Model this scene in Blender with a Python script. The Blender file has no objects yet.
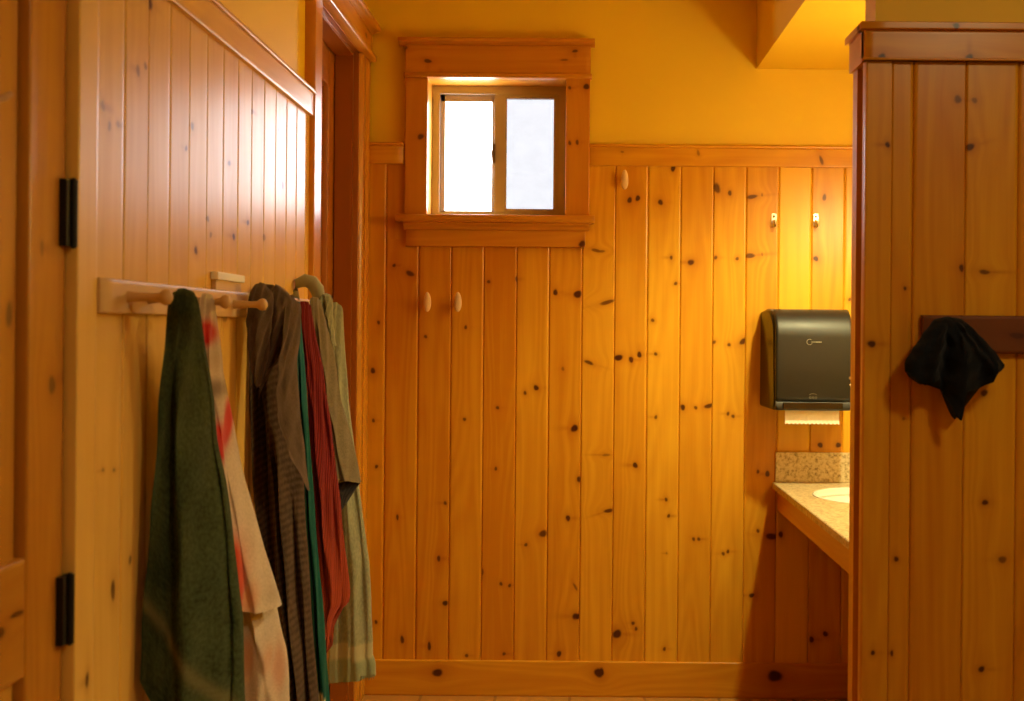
import bpy, bmesh, math, random
import numpy as np
from mathutils import Vector, Matrix

C = bpy.context.scene
COL = C.collection
PI = math.pi
random.seed(7)
rng = np.random.default_rng(11)

# ------------------------------------------------------------------ camera, world, lights
F = 1250.0; VX, VY = 573.0, 328.0; CZ = 1.489; ROLL = math.radians(0.5)
cd = bpy.data.cameras.new('camera'); cam = bpy.data.objects.new('camera', cd); COL.objects.link(cam)
C.camera = cam
cd.sensor_width = 36.0; cd.lens = F / 1024 * 36.0
cd.shift_x = -(VX - 512) / 1024.0
cd.shift_y = -(350.5 - VY) / 1024.0
cam.location = (0, 0, CZ); cam.rotation_euler = (PI / 2, -ROLL, 0)
cd.clip_start = 0.05
cd.dof.use_dof = True; cd.dof.focus_distance = 4.6; cd.dof.aperture_fstop = 5.0

w = bpy.data.worlds.new('world'); C.world = w; w.use_nodes = True
bg = w.node_tree.nodes['Background']
bg.inputs[0].default_value = (0.97, 0.97, 1.0, 1); bg.inputs[1].default_value = 28.0

C.view_settings.view_transform = 'Standard'; C.view_settings.look = 'None'
C.view_settings.exposure = 0.0; C.view_settings.gamma = 1.0; C.view_settings.use_curve_mapping = False
C.cycles.use_denoising = True
C.cycles.max_bounces = 8; C.cycles.diffuse_bounces = 5; C.cycles.glossy_bounces = 4
C.cycles.transparent_max_bounces = 12; C.cycles.sample_clamp_indirect = 6.0
C.cycles.caustics_reflective = False; C.cycles.caustics_refractive = False

WARM = (1.0, 0.88, 0.42)
def light(name, kind, loc, power, color=WARM, **k):
    d = bpy.data.lights.new(name, kind); d.energy = power; d.color = color
    rot = k.pop('rot', (0, 0, 0))
    for a, b in k.items(): setattr(d, a, b)
    o = bpy.data.objects.new(name, d); COL.objects.link(o); o.location = loc; o.rotation_euler = rot
    return o
light('soffit_downlight_lamp', 'SPOT', (1.08, 4.05, 2.52), 150, shadow_soft_size=0.04, spot_size=math.radians(140), spot_blend=0.6)
for yy in (3.65, 3.9, 4.15):
    light('vanity_bulb_lamp', 'POINT', (1.33, yy, 1.98), 5.5, color=(1.0, .88, .46), shadow_soft_size=0.09)
light('room_ceiling_lamp', 'AREA', (1.5, 1.3, 2.90), 19, color=(1.0, .86, .46), shape='DISK', size=0.35)  # added fill, unseen, brightens the left wall and partition
# daylight portal filling the window opening (guides the sampling of the sky only)
light('window_daylight_portal', 'AREA', (-0.31, 5.34, 2.225), 1, color=(1, 1, 1), shape='RECTANGLE', size=.66, size_y=.66, rot=(-PI / 2, 0, 0))
bpy.data.objects['window_daylight_portal'].data.cycles.is_portal = True

# ------------------------------------------------------------------ pixel helpers (photo measurements to metres)
def deroll(px, py):
    dx, dy = px - VX, py - VY
    c, s = math.cos(ROLL), math.sin(ROLL)
    return dx * c + dy * s, -dx * s + dy * c
def at(px, py, Y):
    dx, dy = deroll(px, py)
    return Vector((dx * Y / F, Y, CZ - dy * Y / F))
def onleft(px, py, X):
    dx, dy = deroll(px, py)
    Y = X * F / dx
    return Vector((X, Y, CZ - dy * Y / F))

# ------------------------------------------------------------------ node helpers
def new_mat(name):
    m = bpy.data.materials.new(name); m.use_nodes = True
    nt = m.node_tree
    return m, nt, nt.nodes['Principled BSDF']
def N(nt, t, **k):
    n = nt.nodes.new(t)
    for a, b in k.items():
        if a.startswith('i_'):
            key = a[2:]; key = int(key) if key.isdigit() else key.replace('_', ' ')
            n.inputs[key].default_value = b
        else: setattr(n, a, b)
    return n
def L(nt, a, b): nt.links.new(a, b)
def simple(name, col, rough=.5, metal=0, **k):
    m, nt, b = new_mat(name)
    b.inputs['Base Color'].default_value = (*col, 1); b.inputs['Roughness'].default_value = rough
    b.inputs['Metallic'].default_value = metal
    nz = N(nt, 'ShaderNodeTexNoise', i_Scale=60.0, i_Detail=3.0)
    tc = N(nt, 'ShaderNodeTexCoord'); L(nt, tc.outputs['Object'], nz.inputs['Vector'])
    mp = N(nt, 'ShaderNodeMapRange', i_3=max(rough - .06, .02), i_4=min(rough + .06, 1))
    L(nt, nz.outputs['Fac'], mp.inputs[0]); L(nt, mp.outputs[0], b.inputs['Roughness'])
    for a, v in k.items(): b.inputs[a.replace('_', ' ')].default_value = v
    return m

def pine(name, light_c, dark_c, rough=.30, contrast=1.0, coat=.2):
    """varnished knotty pine: grain runs along the board, knots come in as a surface attribute"""
    m, nt, b = new_mat(name)
    gc = N(nt, 'ShaderNodeAttribute', attribute_name='gc')
    kn = N(nt, 'ShaderNodeAttribute', attribute_name='knot')
    ha = N(nt, 'ShaderNodeAttribute', attribute_name='halo')
    tn = N(nt, 'ShaderNodeAttribute', attribute_name='tone')
    mp = N(nt, 'ShaderNodeMapping'); mp.inputs['Scale'].default_value = (26, 1.1, 1)
    L(nt, gc.outputs['Vector'], mp.inputs['Vector'])
    n1 = N(nt, 'ShaderNodeTexNoise', i_Scale=1.0, i_Detail=4.0, i_Roughness=.6, i_Distortion=.4)
    L(nt, mp.outputs[0], n1.inputs['Vector'])
    mp2 = N(nt, 'ShaderNodeMapping'); mp2.inputs['Scale'].default_value = (220, 3.0, 1)
    L(nt, gc.outputs['Vector'], mp2.inputs['Vector'])
    n2 = N(nt, 'ShaderNodeTexNoise', i_Scale=1.0, i_Detail=2.0)
    L(nt, mp2.outputs[0], n2.inputs['Vector'])
    # cathedral figure: sine of the warped coordinate
    mp3 = N(nt, 'ShaderNodeMapping'); mp3.inputs['Scale'].default_value = (7, .55, 1)
    L(nt, gc.outputs['Vector'], mp3.inputs['Vector'])
    n3 = N(nt, 'ShaderNodeTexNoise', i_Scale=1.0, i_Detail=1.0)
    L(nt, mp3.outputs[0], n3.inputs['Vector'])
    mu = N(nt, 'ShaderNodeMath', operation='MULTIPLY', i_1=75.0); L(nt, n3.outputs['Fac'], mu.inputs[0])
    si = N(nt, 'ShaderNodeMath', operation='SINE'); L(nt, mu.outputs[0], si.inputs[0])
    a1 = N(nt, 'ShaderNodeMath', operation='MULTIPLY_ADD', i_1=.085 * contrast); L(nt, si.outputs[0], a1.inputs[0])
    c1 = N(nt, 'ShaderNodeMath', operation='MULTIPLY_ADD', i_1=.8 * contrast, i_2=.5 - .40 * contrast); L(nt, n1.outputs['Fac'], c1.inputs[0])
    L(nt, c1.outputs[0], a1.inputs[2])
    a2 = N(nt, 'ShaderNodeMath', operation='MULTIPLY_ADD', i_1=.16 * contrast); L(nt, n2.outputs['Fac'], a2.inputs[0]); L(nt, a1.outputs[0], a2.inputs[2])
    a3 = N(nt, 'ShaderNodeMath', operation='ADD'); L(nt, a2.outputs[0], a3.inputs[0]); L(nt, tn.outputs['Fac'], a3.inputs[1])
    a3.use_clamp = True
    mx = N(nt, 'ShaderNodeMix', data_type='RGBA'); L(nt, a3.outputs[0], mx.inputs[0])
    mx.inputs[6].default_value = (*light_c, 1); mx.inputs[7].default_value = (*dark_c, 1)
    mh = N(nt, 'ShaderNodeMix', data_type='RGBA'); L(nt, ha.outputs['Fac'], mh.inputs[0]); L(nt, mx.outputs[2], mh.inputs[6])
    mh.inputs[7].default_value = (dark_c[0] * .62, dark_c[1] * .38, dark_c[2] * .28, 1)
    mk = N(nt, 'ShaderNodeMix', data_type='RGBA'); L(nt, kn.outputs['Fac'], mk.inputs[0]); L(nt, mh.outputs[2], mk.inputs[6])
    mk.inputs[7].default_value = (.060, .011, .003, 1)
    L(nt, mk.outputs[2], b.inputs['Base Color'])
    b.inputs['Specular IOR Level'].default_value = .38
    rr = N(nt, 'ShaderNodeMapRange', i_3=rough - .05, i_4=rough + .08); L(nt, n1.outputs['Fac'], rr.inputs[0]); L(nt, rr.outputs[0], b.inputs['Roughness'])
    b.inputs['Coat Weight'].default_value = coat; b.inputs['Coat Roughness'].default_value = .28
    bp = N(nt, 'ShaderNodeBump', i_Strength=.08, i_Distance=.002); L(nt, a1.outputs[0], bp.inputs['Height']); L(nt, bp.outputs[0], b.inputs['Normal'])
    return m

PL = (.78, .43, .028); PD = (.52, .19, .006)
M_PINE = pine('varnished_pine_board', PL, PD)
M_PINEL = pine('paler_pine_board', (.84, .56, .15), (.68, .38, .07), coat=.2, rough=.38)
M_TRIM = pine('varnished_pine_trim', (.68, .33, .030), (.50, .18, .010), coat=.25)
M_PALE = pine('pale_maple', (.76, .52, .26), (.62, .38, .15), contrast=.5, coat=.08, rough=.5)
M_DOOR = pine('pine_door', (.70, .37, .055), (.48, .19, .018))
M_STAIN = pine('dark_stained_pine', (.24, .070, .010), (.14, .036, .005), coat=.0, rough=.6)
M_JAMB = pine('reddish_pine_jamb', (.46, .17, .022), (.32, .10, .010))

def plaster(name, c1, c2):
    m, nt, b = new_mat(name)
    tc = N(nt, 'ShaderNodeTexCoord')
    n1 = N(nt, 'ShaderNodeTexNoise', i_Scale=3.0, i_Detail=3.0); L(nt, tc.outputs['Object'], n1.inputs['Vector'])
    mx = N(nt, 'ShaderNodeMix', data_type='RGBA'); L(nt, n1.outputs['Fac'], mx.inputs[0])
    mx.inputs[6].default_value = (*c1, 1); mx.inputs[7].default_value = (*c2, 1); L(nt, mx.outputs[2], b.inputs['Base Color'])
    n2 = N(nt, 'ShaderNodeTexNoise', i_Scale=160.0, i_Detail=4.0); L(nt, tc.outputs['Object'], n2.inputs['Vector'])
    bp = N(nt, 'ShaderNodeBump', i_Strength=.12, i_Distance=.003); L(nt, n2.outputs['Fac'], bp.inputs['Height']); L(nt, bp.outputs[0], b.inputs['Normal'])
    b.inputs['Roughness'].default_value = .6
    return m
M_PLASTER = plaster('yellow_plaster', (.84, .58, .030), (.80, .54, .024))
M_SOFFIT = M_PLASTER

def fabric(name, c1, c2, weave='terry', bump=.5, tint=False, scale=1.0):
    m, nt, b = new_mat(name)
    gc = N(nt, 'ShaderNodeAttribute', attribute_name='gc')
    n1 = N(nt, 'ShaderNodeTexNoise', i_Scale=120.0 * scale, i_Detail=2.0); L(nt, gc.outputs['Vector'], n1.inputs['Vector'])
    n0 = N(nt, 'ShaderNodeTexNoise', i_Scale=14.0, i_Detail=3.0); L(nt, gc.outputs['Vector'], n0.inputs['Vector'])
    ad = N(nt, 'ShaderNodeMath', operation='MULTIPLY_ADD', i_1=.6); L(nt, n1.outputs['Fac'], ad.inputs[0])
    ml = N(nt, 'ShaderNodeMath', operation='MULTIPLY', i_1=.4); L(nt, n0.outputs['Fac'], ml.inputs[0]); L(nt, ml.outputs[0], ad.inputs[2])
    h = ad.outputs[0]
    if weave in ('rib', 'waffle'):
        sp = N(nt, 'ShaderNodeSeparateXYZ'); L(nt, gc.outputs['Vector'], sp.inputs[0])
        fr = 520.0 if weave == 'waffle' else 240.0
        if weave == 'rib':
            sx = N(nt, 'ShaderNodeMath', operation='MULTIPLY_ADD', i_1=1.6); L(nt, sp.outputs[0], sx.inputs[0]); L(nt, sp.outputs[1], sx.inputs[2]); src = sx.outputs[0]
        else: src = sp.outputs[1]
        m1 = N(nt, 'ShaderNodeMath', operation='MULTIPLY', i_1=fr); L(nt, src, m1.inputs[0])
        s1 = N(nt, 'ShaderNodeMath', operation='SINE'); L(nt, m1.outputs[0], s1.inputs[0])
        ad2 = N(nt, 'ShaderNodeMath', operation='MULTIPLY_ADD', i_1=(.10 if weave == 'waffle' else .30)); L(nt, s1.outputs[0], ad2.inputs[0]); L(nt, h, ad2.inputs[2]); h = ad2.outputs[0]
    mr = N(nt, 'ShaderNodeMapRange', i_1=.36, i_2=.66); L(nt, h, mr.inputs[0])
    mx = N(nt, 'ShaderNodeMix', data_type='RGBA'); L(nt, mr.outputs[0], mx.inputs[0])
    mx.inputs[6].default_value = (*c1, 1); mx.inputs[7].default_value = (*c2, 1)
    out = mx.outputs[2]
    if tint:
        tc = N(nt, 'ShaderNodeAttribute', attribute_name='tint'); ta = N(nt, 'ShaderNodeAttribute', attribute_name='tintfac')
        m2 = N(nt, 'ShaderNodeMix', data_type='RGBA'); L(nt, ta.outputs['Fac'], m2.inputs[0]); L(nt, out, m2.inputs[6]); L(nt, tc.outputs['Color'], m2.inputs[7]); out = m2.outputs[2]
    L(nt, out, b.inputs['Base Color'])
    b.inputs['Roughness'].default_value = .95; b.inputs['Specular IOR Level'].default_value = .1
    b.inputs['Sheen Weight'].default_value = .35; b.inputs['Sheen Roughness'].default_value = .5
    b.inputs['Sheen Tint'].default_value = (*[min(1, v * 3 + .1) for v in c2], 1)
    bp = N(nt, 'ShaderNodeBump', i_Strength=bump, i_Distance=.003); L(nt, h, bp.inputs['Height']); L(nt, bp.outputs[0], b.inputs['Normal'])
    return m

def granite():
    m, nt, b = new_mat('tan_granite')
    tc = N(nt, 'ShaderNodeTexCoord')
    v = N(nt, 'ShaderNodeTexNoise', i_Scale=75.0, i_Detail=6.0, i_Roughness=.72); L(nt, tc.outputs['Object'], v.inputs['Vector'])
    cr = N(nt, 'ShaderNodeValToRGB'); L(nt, v.outputs['Fac'], cr.inputs[0])
    e = cr.color_ramp.elements; e[0].position = .30; e[0].color = (.10, .055, .025, 1); e[1].position = .70; e[1].color = (.74, .64, .42, 1)
    e2 = e.new(.44); e2.color = (.46, .35, .18, 1); e3 = e.new(.52); e3.color = (.62, .51, .30, 1)
    L(nt, cr.outputs[0], b.inputs['Base Color']); b.inputs['Roughness'].default_value = .3
    return m
M_GRANITE = granite()
M_WHITE = simple('white_porcelain', (.85, .84, .80), .12)
M_PAPER = simple('cream_paper', (.86, .80, .70), .85)
M_BLACKP = simple('matte_black_plastic', (.008, .0075, .0065), .46)
M_SMOKE = simple('glossy_smoked_plastic', (.012, .007, .004), .22)
M_PRINT = simple('grey_print', (.34, .32, .27), .5)
M_PRINTD = simple('dim_grey_print', (.16, .14, .10), .5)
M_HINGE = simple('black_iron', (.006, .006, .006), .55, .3)
M_METAL = simple('brushed_nickel', (.78, .74, .66), .28, 1.0)
M_VINYL = simple('tan_window_vinyl', (.40, .33, .26), .45)
M_LABEL = simple('white_card', (.95, .95, .95), .5)
M_LATCH = simple('dark_latch', (.12, .08, .05), .4)
M_PEGWOOD = simple('natural_birch', (.72, .50, .30), .45)
M_FLOOR, _nt, _b = new_mat('tan_floor_tile')
_tc = N(_nt, 'ShaderNodeTexCoord'); _br = N(_nt, 'ShaderNodeTexBrick', i_Scale=1.0); _br.offset = 0
L(_nt, _tc.outputs['Object'], _br.inputs['Vector'])
_br.inputs['Color1'].default_value = (.46, .23, .05, 1); _br.inputs['Color2'].default_value = (.42, .20, .045, 1); _br.inputs['Mortar'].default_value = (.25, .11, .03, 1)
_br.inputs['Brick Width'].default_value = .3; _br.inputs['Row Height'].default_value = .3; _br.inputs['Mortar Size'].default_value = .006
L(_nt, _br.outputs['Color'], _b.inputs['Base Color']); _b.inputs['Roughness'].default_value = .4

def glass(name, clear, noise=0):
    m, nt, b = new_mat(name)
    nt.nodes.remove(b); out = nt.nodes['Material Output']
    tr = N(nt, 'ShaderNodeBsdfTransparent'); gl = N(nt, 'ShaderNodeBsdfGlossy', i_Roughness=.03)
    ms = N(nt, 'ShaderNodeMixShader', i_0=.06)
    tc = N(nt, 'ShaderNodeTexCoord'); nz = N(nt, 'ShaderNodeTexNoise', i_Scale=22.0, i_Detail=4.0); L(nt, tc.outputs['Object'], nz.inputs['Vector'])
    mx = N(nt, 'ShaderNodeMix', data_type='RGBA'); L(nt, nz.outputs['Fac'], mx.inputs[0])
    mx.inputs[6].default_value = (*[c - noise for c in clear], 1); mx.inputs[7].default_value = (*[c + noise for c in clear], 1)
    L(nt, mx.outputs[2], tr.inputs[0]); L(nt, tr.outputs[0], ms.inputs[1]); L(nt, gl.outputs[0], ms.inputs[2]); L(nt, ms.outputs[0], out.inputs[0])
    return m
M_GLASS = glass('clear_window_glass', (.9, .9, .9), .02)
M_GLASS2 = glass('dusty_window_glass', (.197, .198, .201), .010)  # grey tint dims the bright sky in this pane to near white

def emis(name, col, s):
    m, nt, b = new_mat(name)
    b.inputs['Emission Color'].default_value = (*col, 1); b.inputs['Emission Strength'].default_value = s
    return m

# ------------------------------------------------------------------ object helpers
def link(name, me, mat=None, parent=None):
    o = bpy.data.objects.new(name, me); COL.objects.link(o)
    if mat and not me.materials: me.materials.append(mat)
    if parent: o.parent = parent
    return o
def struct(o): o['kind'] = 'structure'; return o
def tag(o, label, cat, group=None):
    o['label'] = label; o['category'] = cat
    if group: o['group'] = group
    return o
def empty(name, loc=(0, 0, 0)):
    o = bpy.data.objects.new(name, None); COL.objects.link(o); o.location = loc; o.empty_display_size = .05
    return o
def adopt(root, *obs):
    """children were built in world coordinates: keep them where they stand"""
    mi = Matrix.Translation(root.location).inverted()
    for o in obs:
        o.parent = root; o.matrix_parent_inverse = mi
def smooth(o, ang=40):
    for p in o.data.polygons: p.use_smooth = True
    o.data.set_sharp_from_angle(angle=math.radians(ang))
    return o
def boxes(name, bl, mat, parent=None, bevel=0):
    bm = bmesh.new()
    for (x0, x1, y0, y1, z0, z1) in bl:
        vs = [bm.verts.new((x, y, z)) for x in (x0, x1) for y in (y0, y1) for z in (z0, z1)]
        for f in ((0, 1, 3, 2), (4, 6, 7, 5), (0, 4, 5, 1), (2, 3, 7, 6), (0, 2, 6, 4), (1, 5, 7, 3)):
            bm.faces.new([vs[i] for i in f])
    bmesh.ops.recalc_face_normals(bm, faces=bm.faces)
    if bevel: bmesh.ops.bevel(bm, geom=list(bm.edges), offset=bevel, segments=3, profile=.6, affect='EDGES')
    me = bpy.data.meshes.new(name); bm.to_mesh(me); bm.free()
    return link(name, me, mat, parent)
def lathe(name, prof, mat, loc=(0, 0, 0), rot=None, seg=24, parent=None, scale=(1, 1, 1)):
    """prof = [(radius, height)] turned about local z"""
    bm = bmesh.new(); rings = []
    for r, z in prof:
        rings.append([bm.verts.new((r * math.cos(2 * PI * i / seg) * scale[0], r * math.sin(2 * PI * i / seg) * scale[1], z * scale[2])) for i in range(seg)])
    for a, b in zip(rings, rings[1:]):
        for i in range(seg): bm.faces.new((a[i], a[(i + 1) % seg], b[(i + 1) % seg], b[i]))
    bm.faces.new(rings[0][::-1]); bm.faces.new(rings[-1])
    bmesh.ops.recalc_face_normals(bm, faces=bm.faces)
    m4 = Matrix.Translation(loc) @ (rot.to_4x4() if rot else Matrix.Identity(4))
    bmesh.ops.transform(bm, matrix=m4, verts=bm.verts)
    me = bpy.data.meshes.new(name); bm.to_mesh(me); bm.free()
    return smooth(link(name, me, mat, parent), 50)
def tube(name, pts, radii, mat, seg=12, parent=None):
    bm = bmesh.new(); rings = []
    pts = [Vector(p) for p in pts]
    for i, p in enumerate(pts):
        d = (pts[min(i + 1, len(pts) - 1)] - pts[max(i - 1, 0)]).normalized()
        a = d.cross(Vector((0, 0, 1)) if abs(d.z) < .9 else Vector((1, 0, 0))).normalized(); b = d.cross(a)
        r = radii[i] if isinstance(radii, (list, tuple)) else radii
        rings.append([bm.verts.new(p + (a * math.cos(2 * PI * k / seg) + b * math.sin(2 * PI * k / seg)) * r) for k in range(seg)])
    for a, b in zip(rings, rings[1:]):
        for i in range(seg): bm.faces.new((a[i], a[(i + 1) % seg], b[(i + 1) % seg], b[i]))
    bm.faces.new(rings[0]); bm.faces.new(rings[-1][::-1])
    bmesh.ops.recalc_face_normals(bm, faces=bm.faces)
    me = bpy.data.meshes.new(name); bm.to_mesh(me); bm.free()
    return smooth(link(name, me, mat, parent), 60)

RX90 = Matrix.Rotation(PI / 2, 3, 'X')      # local z -> -y
RY90 = Matrix.Rotation(PI / 2, 3, 'Y')      # local z -> +x

# ------------------------------------------------------------------ wood boards with grain and knots
class Wood:
    def __init__(s):
        s.V = []; s.Q = []; s.gc = []; s.kn = []; s.ha = []; s.tn = []; s.n = 0
    def board(s, org, ax, al, nr, wd, ln, prof=None, thick=.018, knots=(), tone=None, ends=True, ease=.0015, step=.007):
        """org: corner on the face plane; ax across, al along, nr outward; knots in board coordinates (s, t, rs, rt, angle, dark)"""
        org, ax, al, nr = [np.array(v, float) for v in (org, ax, al, nr)]
        if prof is None: prof = 'square'
        if prof == 'vee':  cols = [(0, -.0055), (.0008, -.0035), (.0050, 0)]; colr = [(wd - .0035, 0), (wd - .0006, -.0035), (wd, -.0055)]
        elif prof == 'square': cols = [(0, -thick), (0, -ease), (ease, 0)]; colr = [(wd - ease, 0), (wd, -ease), (wd, -thick)]
        else: cols = None
        if cols:
            a, b = cols[-1][0], colr[0][0]
            k = max(1, int((b - a) / step)); mid = [(a + (b - a) * i / k, 0) for i in range(1, k)]
            cols = cols + mid + colr
        else:
            cols = list(prof)
        if prof == 'vee' or prof == 'square' or cols is not None:
            lim0 = max(c[0] for c in cols[:3]) if len(cols) > 6 else 0; lim1 = min(c[0] for c in cols[-3:]) if len(cols) > 6 else wd
            if all(abs(c[1]) < 1e-9 for c in cols[3:-3]) and len(cols) > 6:
                extra = []
                for kk in knots:
                    e = kk[2] * 1.8; st = max(.0018, kk[2] * .35)
                    extra += [v for v in np.arange(kk[0] - e, kk[0] + e, st) if lim0 < v < lim1]
                allx = sorted(set(round(v, 5) for v in extra) | set(round(c[0], 5) for c in cols[3:-3]))
                flt = []
                for v in allx:
                    if not flt or v - flt[-1] > .0009: flt.append(v)
                cols = cols[:3] + [(v, 0) for v in flt] + cols[-3:]
        base = list(np.arange(ease if ends else 0, ln - (ease if ends else 0), .06)) + [ln - (ease if ends else 0)]
        for (ks, kt, rs, rt, an, dk) in knots:
            e = max(rs, rt) * 2.2; st = max(.0022, min(rs, rt) * .3)
            if dk > 0: base += list(np.arange(max(ease, kt - e), min(ln - ease, kt + e), st))
        base = sorted(set(round(v, 5) for v in base))
        rows = [(v, 0) for v in base]
        if ends: rows = [(0, -thick), (0, -ease)] + rows + [(ln, -ease), (ln, -thick)]
        cs = np.array([c[0] for c in cols]); cdp = np.array([c[1] for c in cols])
        rt_ = np.array([r[0] for r in rows]); rdp = np.array([r[1] for r in rows])
        S, T = np.meshgrid(cs, rt_); Dc, Dr = np.meshgrid(cdp, rdp)
        D = np.minimum(Dc, Dr)
        P = org + S[..., None] * ax + T[..., None] * al + D[..., None] * nr
        kn = np.zeros_like(S); ha = np.zeros_like(S); SS = S.copy()
        for (ks, kt, rs, rt, an, dk) in knots:
            ds, dt = S - ks, T - kt
            c, sn = math.cos(an), math.sin(an)
            u, v = ds * c + dt * sn, -ds * sn + dt * c
            th_ = np.arctan2(v / rt, u / rs); p1, p2 = rng.uniform(0, 6.28, 2)
            d = np.sqrt((u / rs) ** 2 + (v / rt) ** 2) * (1 + .10 * np.sin(2 * th_ + p1) + .05 * np.sin(3 * th_ + p2))
            side = rng.choice((-1, 1)); us = (u * side - rs * 1.5) / (rs * 3.2)
            ha = np.maximum(ha, np.exp(-us ** 2 - (v / (rt * .8)) ** 2) * rng.uniform(.1, .55))
            kn = np.maximum(kn, np.clip((1.12 - d) / .42, 0, 1) * dk)
            ha = np.maximum(ha, np.exp(-(d / 2.0) ** 2) * .55 * (dk if dk > 0 else 1))
            SS = SS - ds * .75 * np.exp(-((ds / (rs * 3.5)) ** 2 + (dt / (rt * 4.5)) ** 2))
        seed = rng.uniform(0, 80, 2)
        tn = rng.normal(0, .26) if tone is None else tone * 1.7
        nr_, nc = S.shape
        idx = s.n + np.arange(nr_ * nc).reshape(nr_, nc)
        q = np.stack([idx[:-1, :-1], idx[:-1, 1:], idx[1:, 1:], idx[1:, :-1]], -1).reshape(-1, 4)
        if np.dot(np.cross(ax, al), nr) < 0: q = q[:, ::-1]
        s.V.append(P.reshape(-1, 3)); s.Q.append(q)
        s.gc.append(np.stack([SS.ravel() + seed[0], T.ravel() + seed[1], np.full(SS.size, seed[0] * 3.1)], -1))
        s.kn.append(kn.ravel()); s.ha.append(ha.ravel()); s.tn.append(np.full(SS.size, tn)); s.n += nr_ * nc
    def build(s, name, mat, parent=None):
        V = np.concatenate(s.V); Q = np.concatenate(s.Q)
        me = bpy.data.meshes.new(name); me.vertices.add(len(V)); me.vertices.foreach_set('co', V.ravel())
        me.loops.add(Q.size); me.loops.foreach_set('vertex_index', Q.ravel().astype(np.int32))
        me.polygons.add(len(Q)); me.polygons.foreach_set('loop_start', np.arange(0, Q.size, 4, dtype=np.int32))
        me.update(calc_edges=True); me.validate()
        a = me.attributes.new('gc', 'FLOAT_VECTOR', 'POINT'); a.data.foreach_set('vector', np.concatenate(s.gc).ravel())
        for nm, arr in (('knot', s.kn), ('halo', s.ha), ('tone', s.tn)):
            a = me.attributes.new(nm, 'FLOAT', 'POINT'); a.data.foreach_set('value', np.concatenate(arr))
        return link(name, me, mat, parent)
def bx(wd, x0, x1, y0, y1, z0, z1, grain='z', **k):
    """a solid board as six grained faces, grain along the given axis"""
    X, Y, Z = (1, 0, 0), (0, 1, 0), (0, 0, 1)
    sx, sy, sz = x1 - x0, y1 - y0, z1 - z0
    kn = k.pop('knots', ()); face = k.pop('face', '-y'); tn = k.pop('tone', None)
    if tn is None: tn = rng.normal(0, .12)
    neg = lambda v: tuple(-q for q in v)
    def fc(tagn, org, a, b, n, la, lb, kk=()):
        # choose along = grain axis when it lies in the face
        ga = {'x': X, 'y': Y, 'z': Z}[grain]
        if tuple(abs(q) for q in a) == ga: a, b, la, lb = b, a, lb, la
        wd.board(org, a, b, n, la, lb, prof=[(0, 0)] + [(min(la, .001), -0.0)] + [(la * i / max(1, int(la / .012)), 0) for i in range(1, max(1, int(la / .012)))] + [(la, 0)],
                 ends=False, tone=tn, knots=kk if tagn == face else ())
    fc('-y', (x0, y0, z0), X, Z, (0, -1, 0), sx, sz, kn); fc('+y', (x0, y1, z0), X, Z, Y, sx, sz, kn)
    fc('+x', (x1, y0, z0), Y, Z, X, sy, sz, kn); fc('-x', (x0, y0, z0), Y, Z, (-1, 0, 0), sy, sz, kn)
    fc('+z', (x0, y0, z1), X, Y, Z, sx, sy, kn); fc('-z', (x0, y0, z0), X, Y, (0, 0, -1), sx, sy, kn)

# knots read off the photograph: (px, py, rx, ry, angle, darkness)
def z4(l, ox, oy, sc): return [(ox + a / sc, oy + b / sc, *r) for (a, b, *r) in l]
s_, m_, b_ = (1.7, 2.0, 0, .8), (2.6, 3.0, 0, .95), (4.2, 4.2, 0, 1)
K_BACK = z4([(108, 360, 4.5, 2.8, -.6, .85), (150, 530, *s_), (320, 382, *s_), (395, 375, 1.5, 3, 0, .7), (500, 411, *m_), (560, 416, 4, 4.2, 0, 1), (572, 281, 3.2, 3.2, 0, 1),
    (610, 298, 6, 1.6, -.25, .7), (640, 438, 7.5, 2, .25, .8), (590, 600, 5, 1.9, -.3, .85), (670, 588, *m_), (448, 668, *m_), (418, 682, *s_), (520, 617, 1.5, 2.4, 0, .5),
    (23, 492, *s_), (8, 622, *m_), (258, 505, *s_), (65, 338, *s_)], 370, 140, 2.696)
K_BACK += z4([(8, 48, *s_), (15, 155, *s_), (64, 273, 1.5, 3, 0, .8), (160, 369, 2, 3, 0, .9), (175, 473, *m_), (75, 558, 2.2, 4, 0, .9), (138, 573, 2, 4.4, 0, .9), (14, 517, *s_),
    (220, 45, *s_), (297, 18, *s_), (293, 160, *s_), (476, 66, 3.6, 4, 0, 1), (487, 185, *m_), (461, 275, *m_), (403, 311, 5, 3.2, .4, .85), (363, 337, *s_), (480, 504, 4, 3.8, 0, 1),
    (478, 435, 1.4, 4, .5, .6), (440, 591, *m_), (550, 128, 4, 1.4, 0, .5), (556, 258, 4, 1.8, .3, .85), (575, 545, 4, 3.6, 0, 1), (325, 432, *s_), (305, 428, *s_), (262, 400, 1.2, 4, 0, .6),
    (312, 591, *s_), (175, 240, *s_), (225, 595, *s_)], 370, 400, 2.328)
K_BACK += z4([(315, 130, 3.4, 5.5, .5, .85), (350, 143, 1.8, 3.2, 0, .85), (410, 153, 6, 2, .12, .85), (80, 162, *m_), (102, 157, *m_), (163, 168, *m_), (197, 77, *m_), (605, 155, 2.2, 3.4, 0, .85),
    (192, 317, *s_), (204, 387, *s_), (245, 330, 3.2, 3.2, 0, .95), (312, 317, *s_), (370, 320, *s_), (405, 312, 5.5, 2.4, .1, .85), (582, 320, *m_), (20, 437, 7, 2, .25, .8), (142, 486, *s_),
    (150, 577, *s_), (50, 587, 4.2, 3.4, 0, 1), (84, 592, *m_), (106, 579, *m_), (308, 545, *s_), (348, 552, *s_), (386, 543, 4, 3, .5, .95), (3, 300, 4, 1.5, 0, .6), (673, 430, *s_),
    (437, 148, 1, 2, 0, .5), (437, 308, 1, 2, 0, .5)], 600, 140, 2.696)
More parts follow.
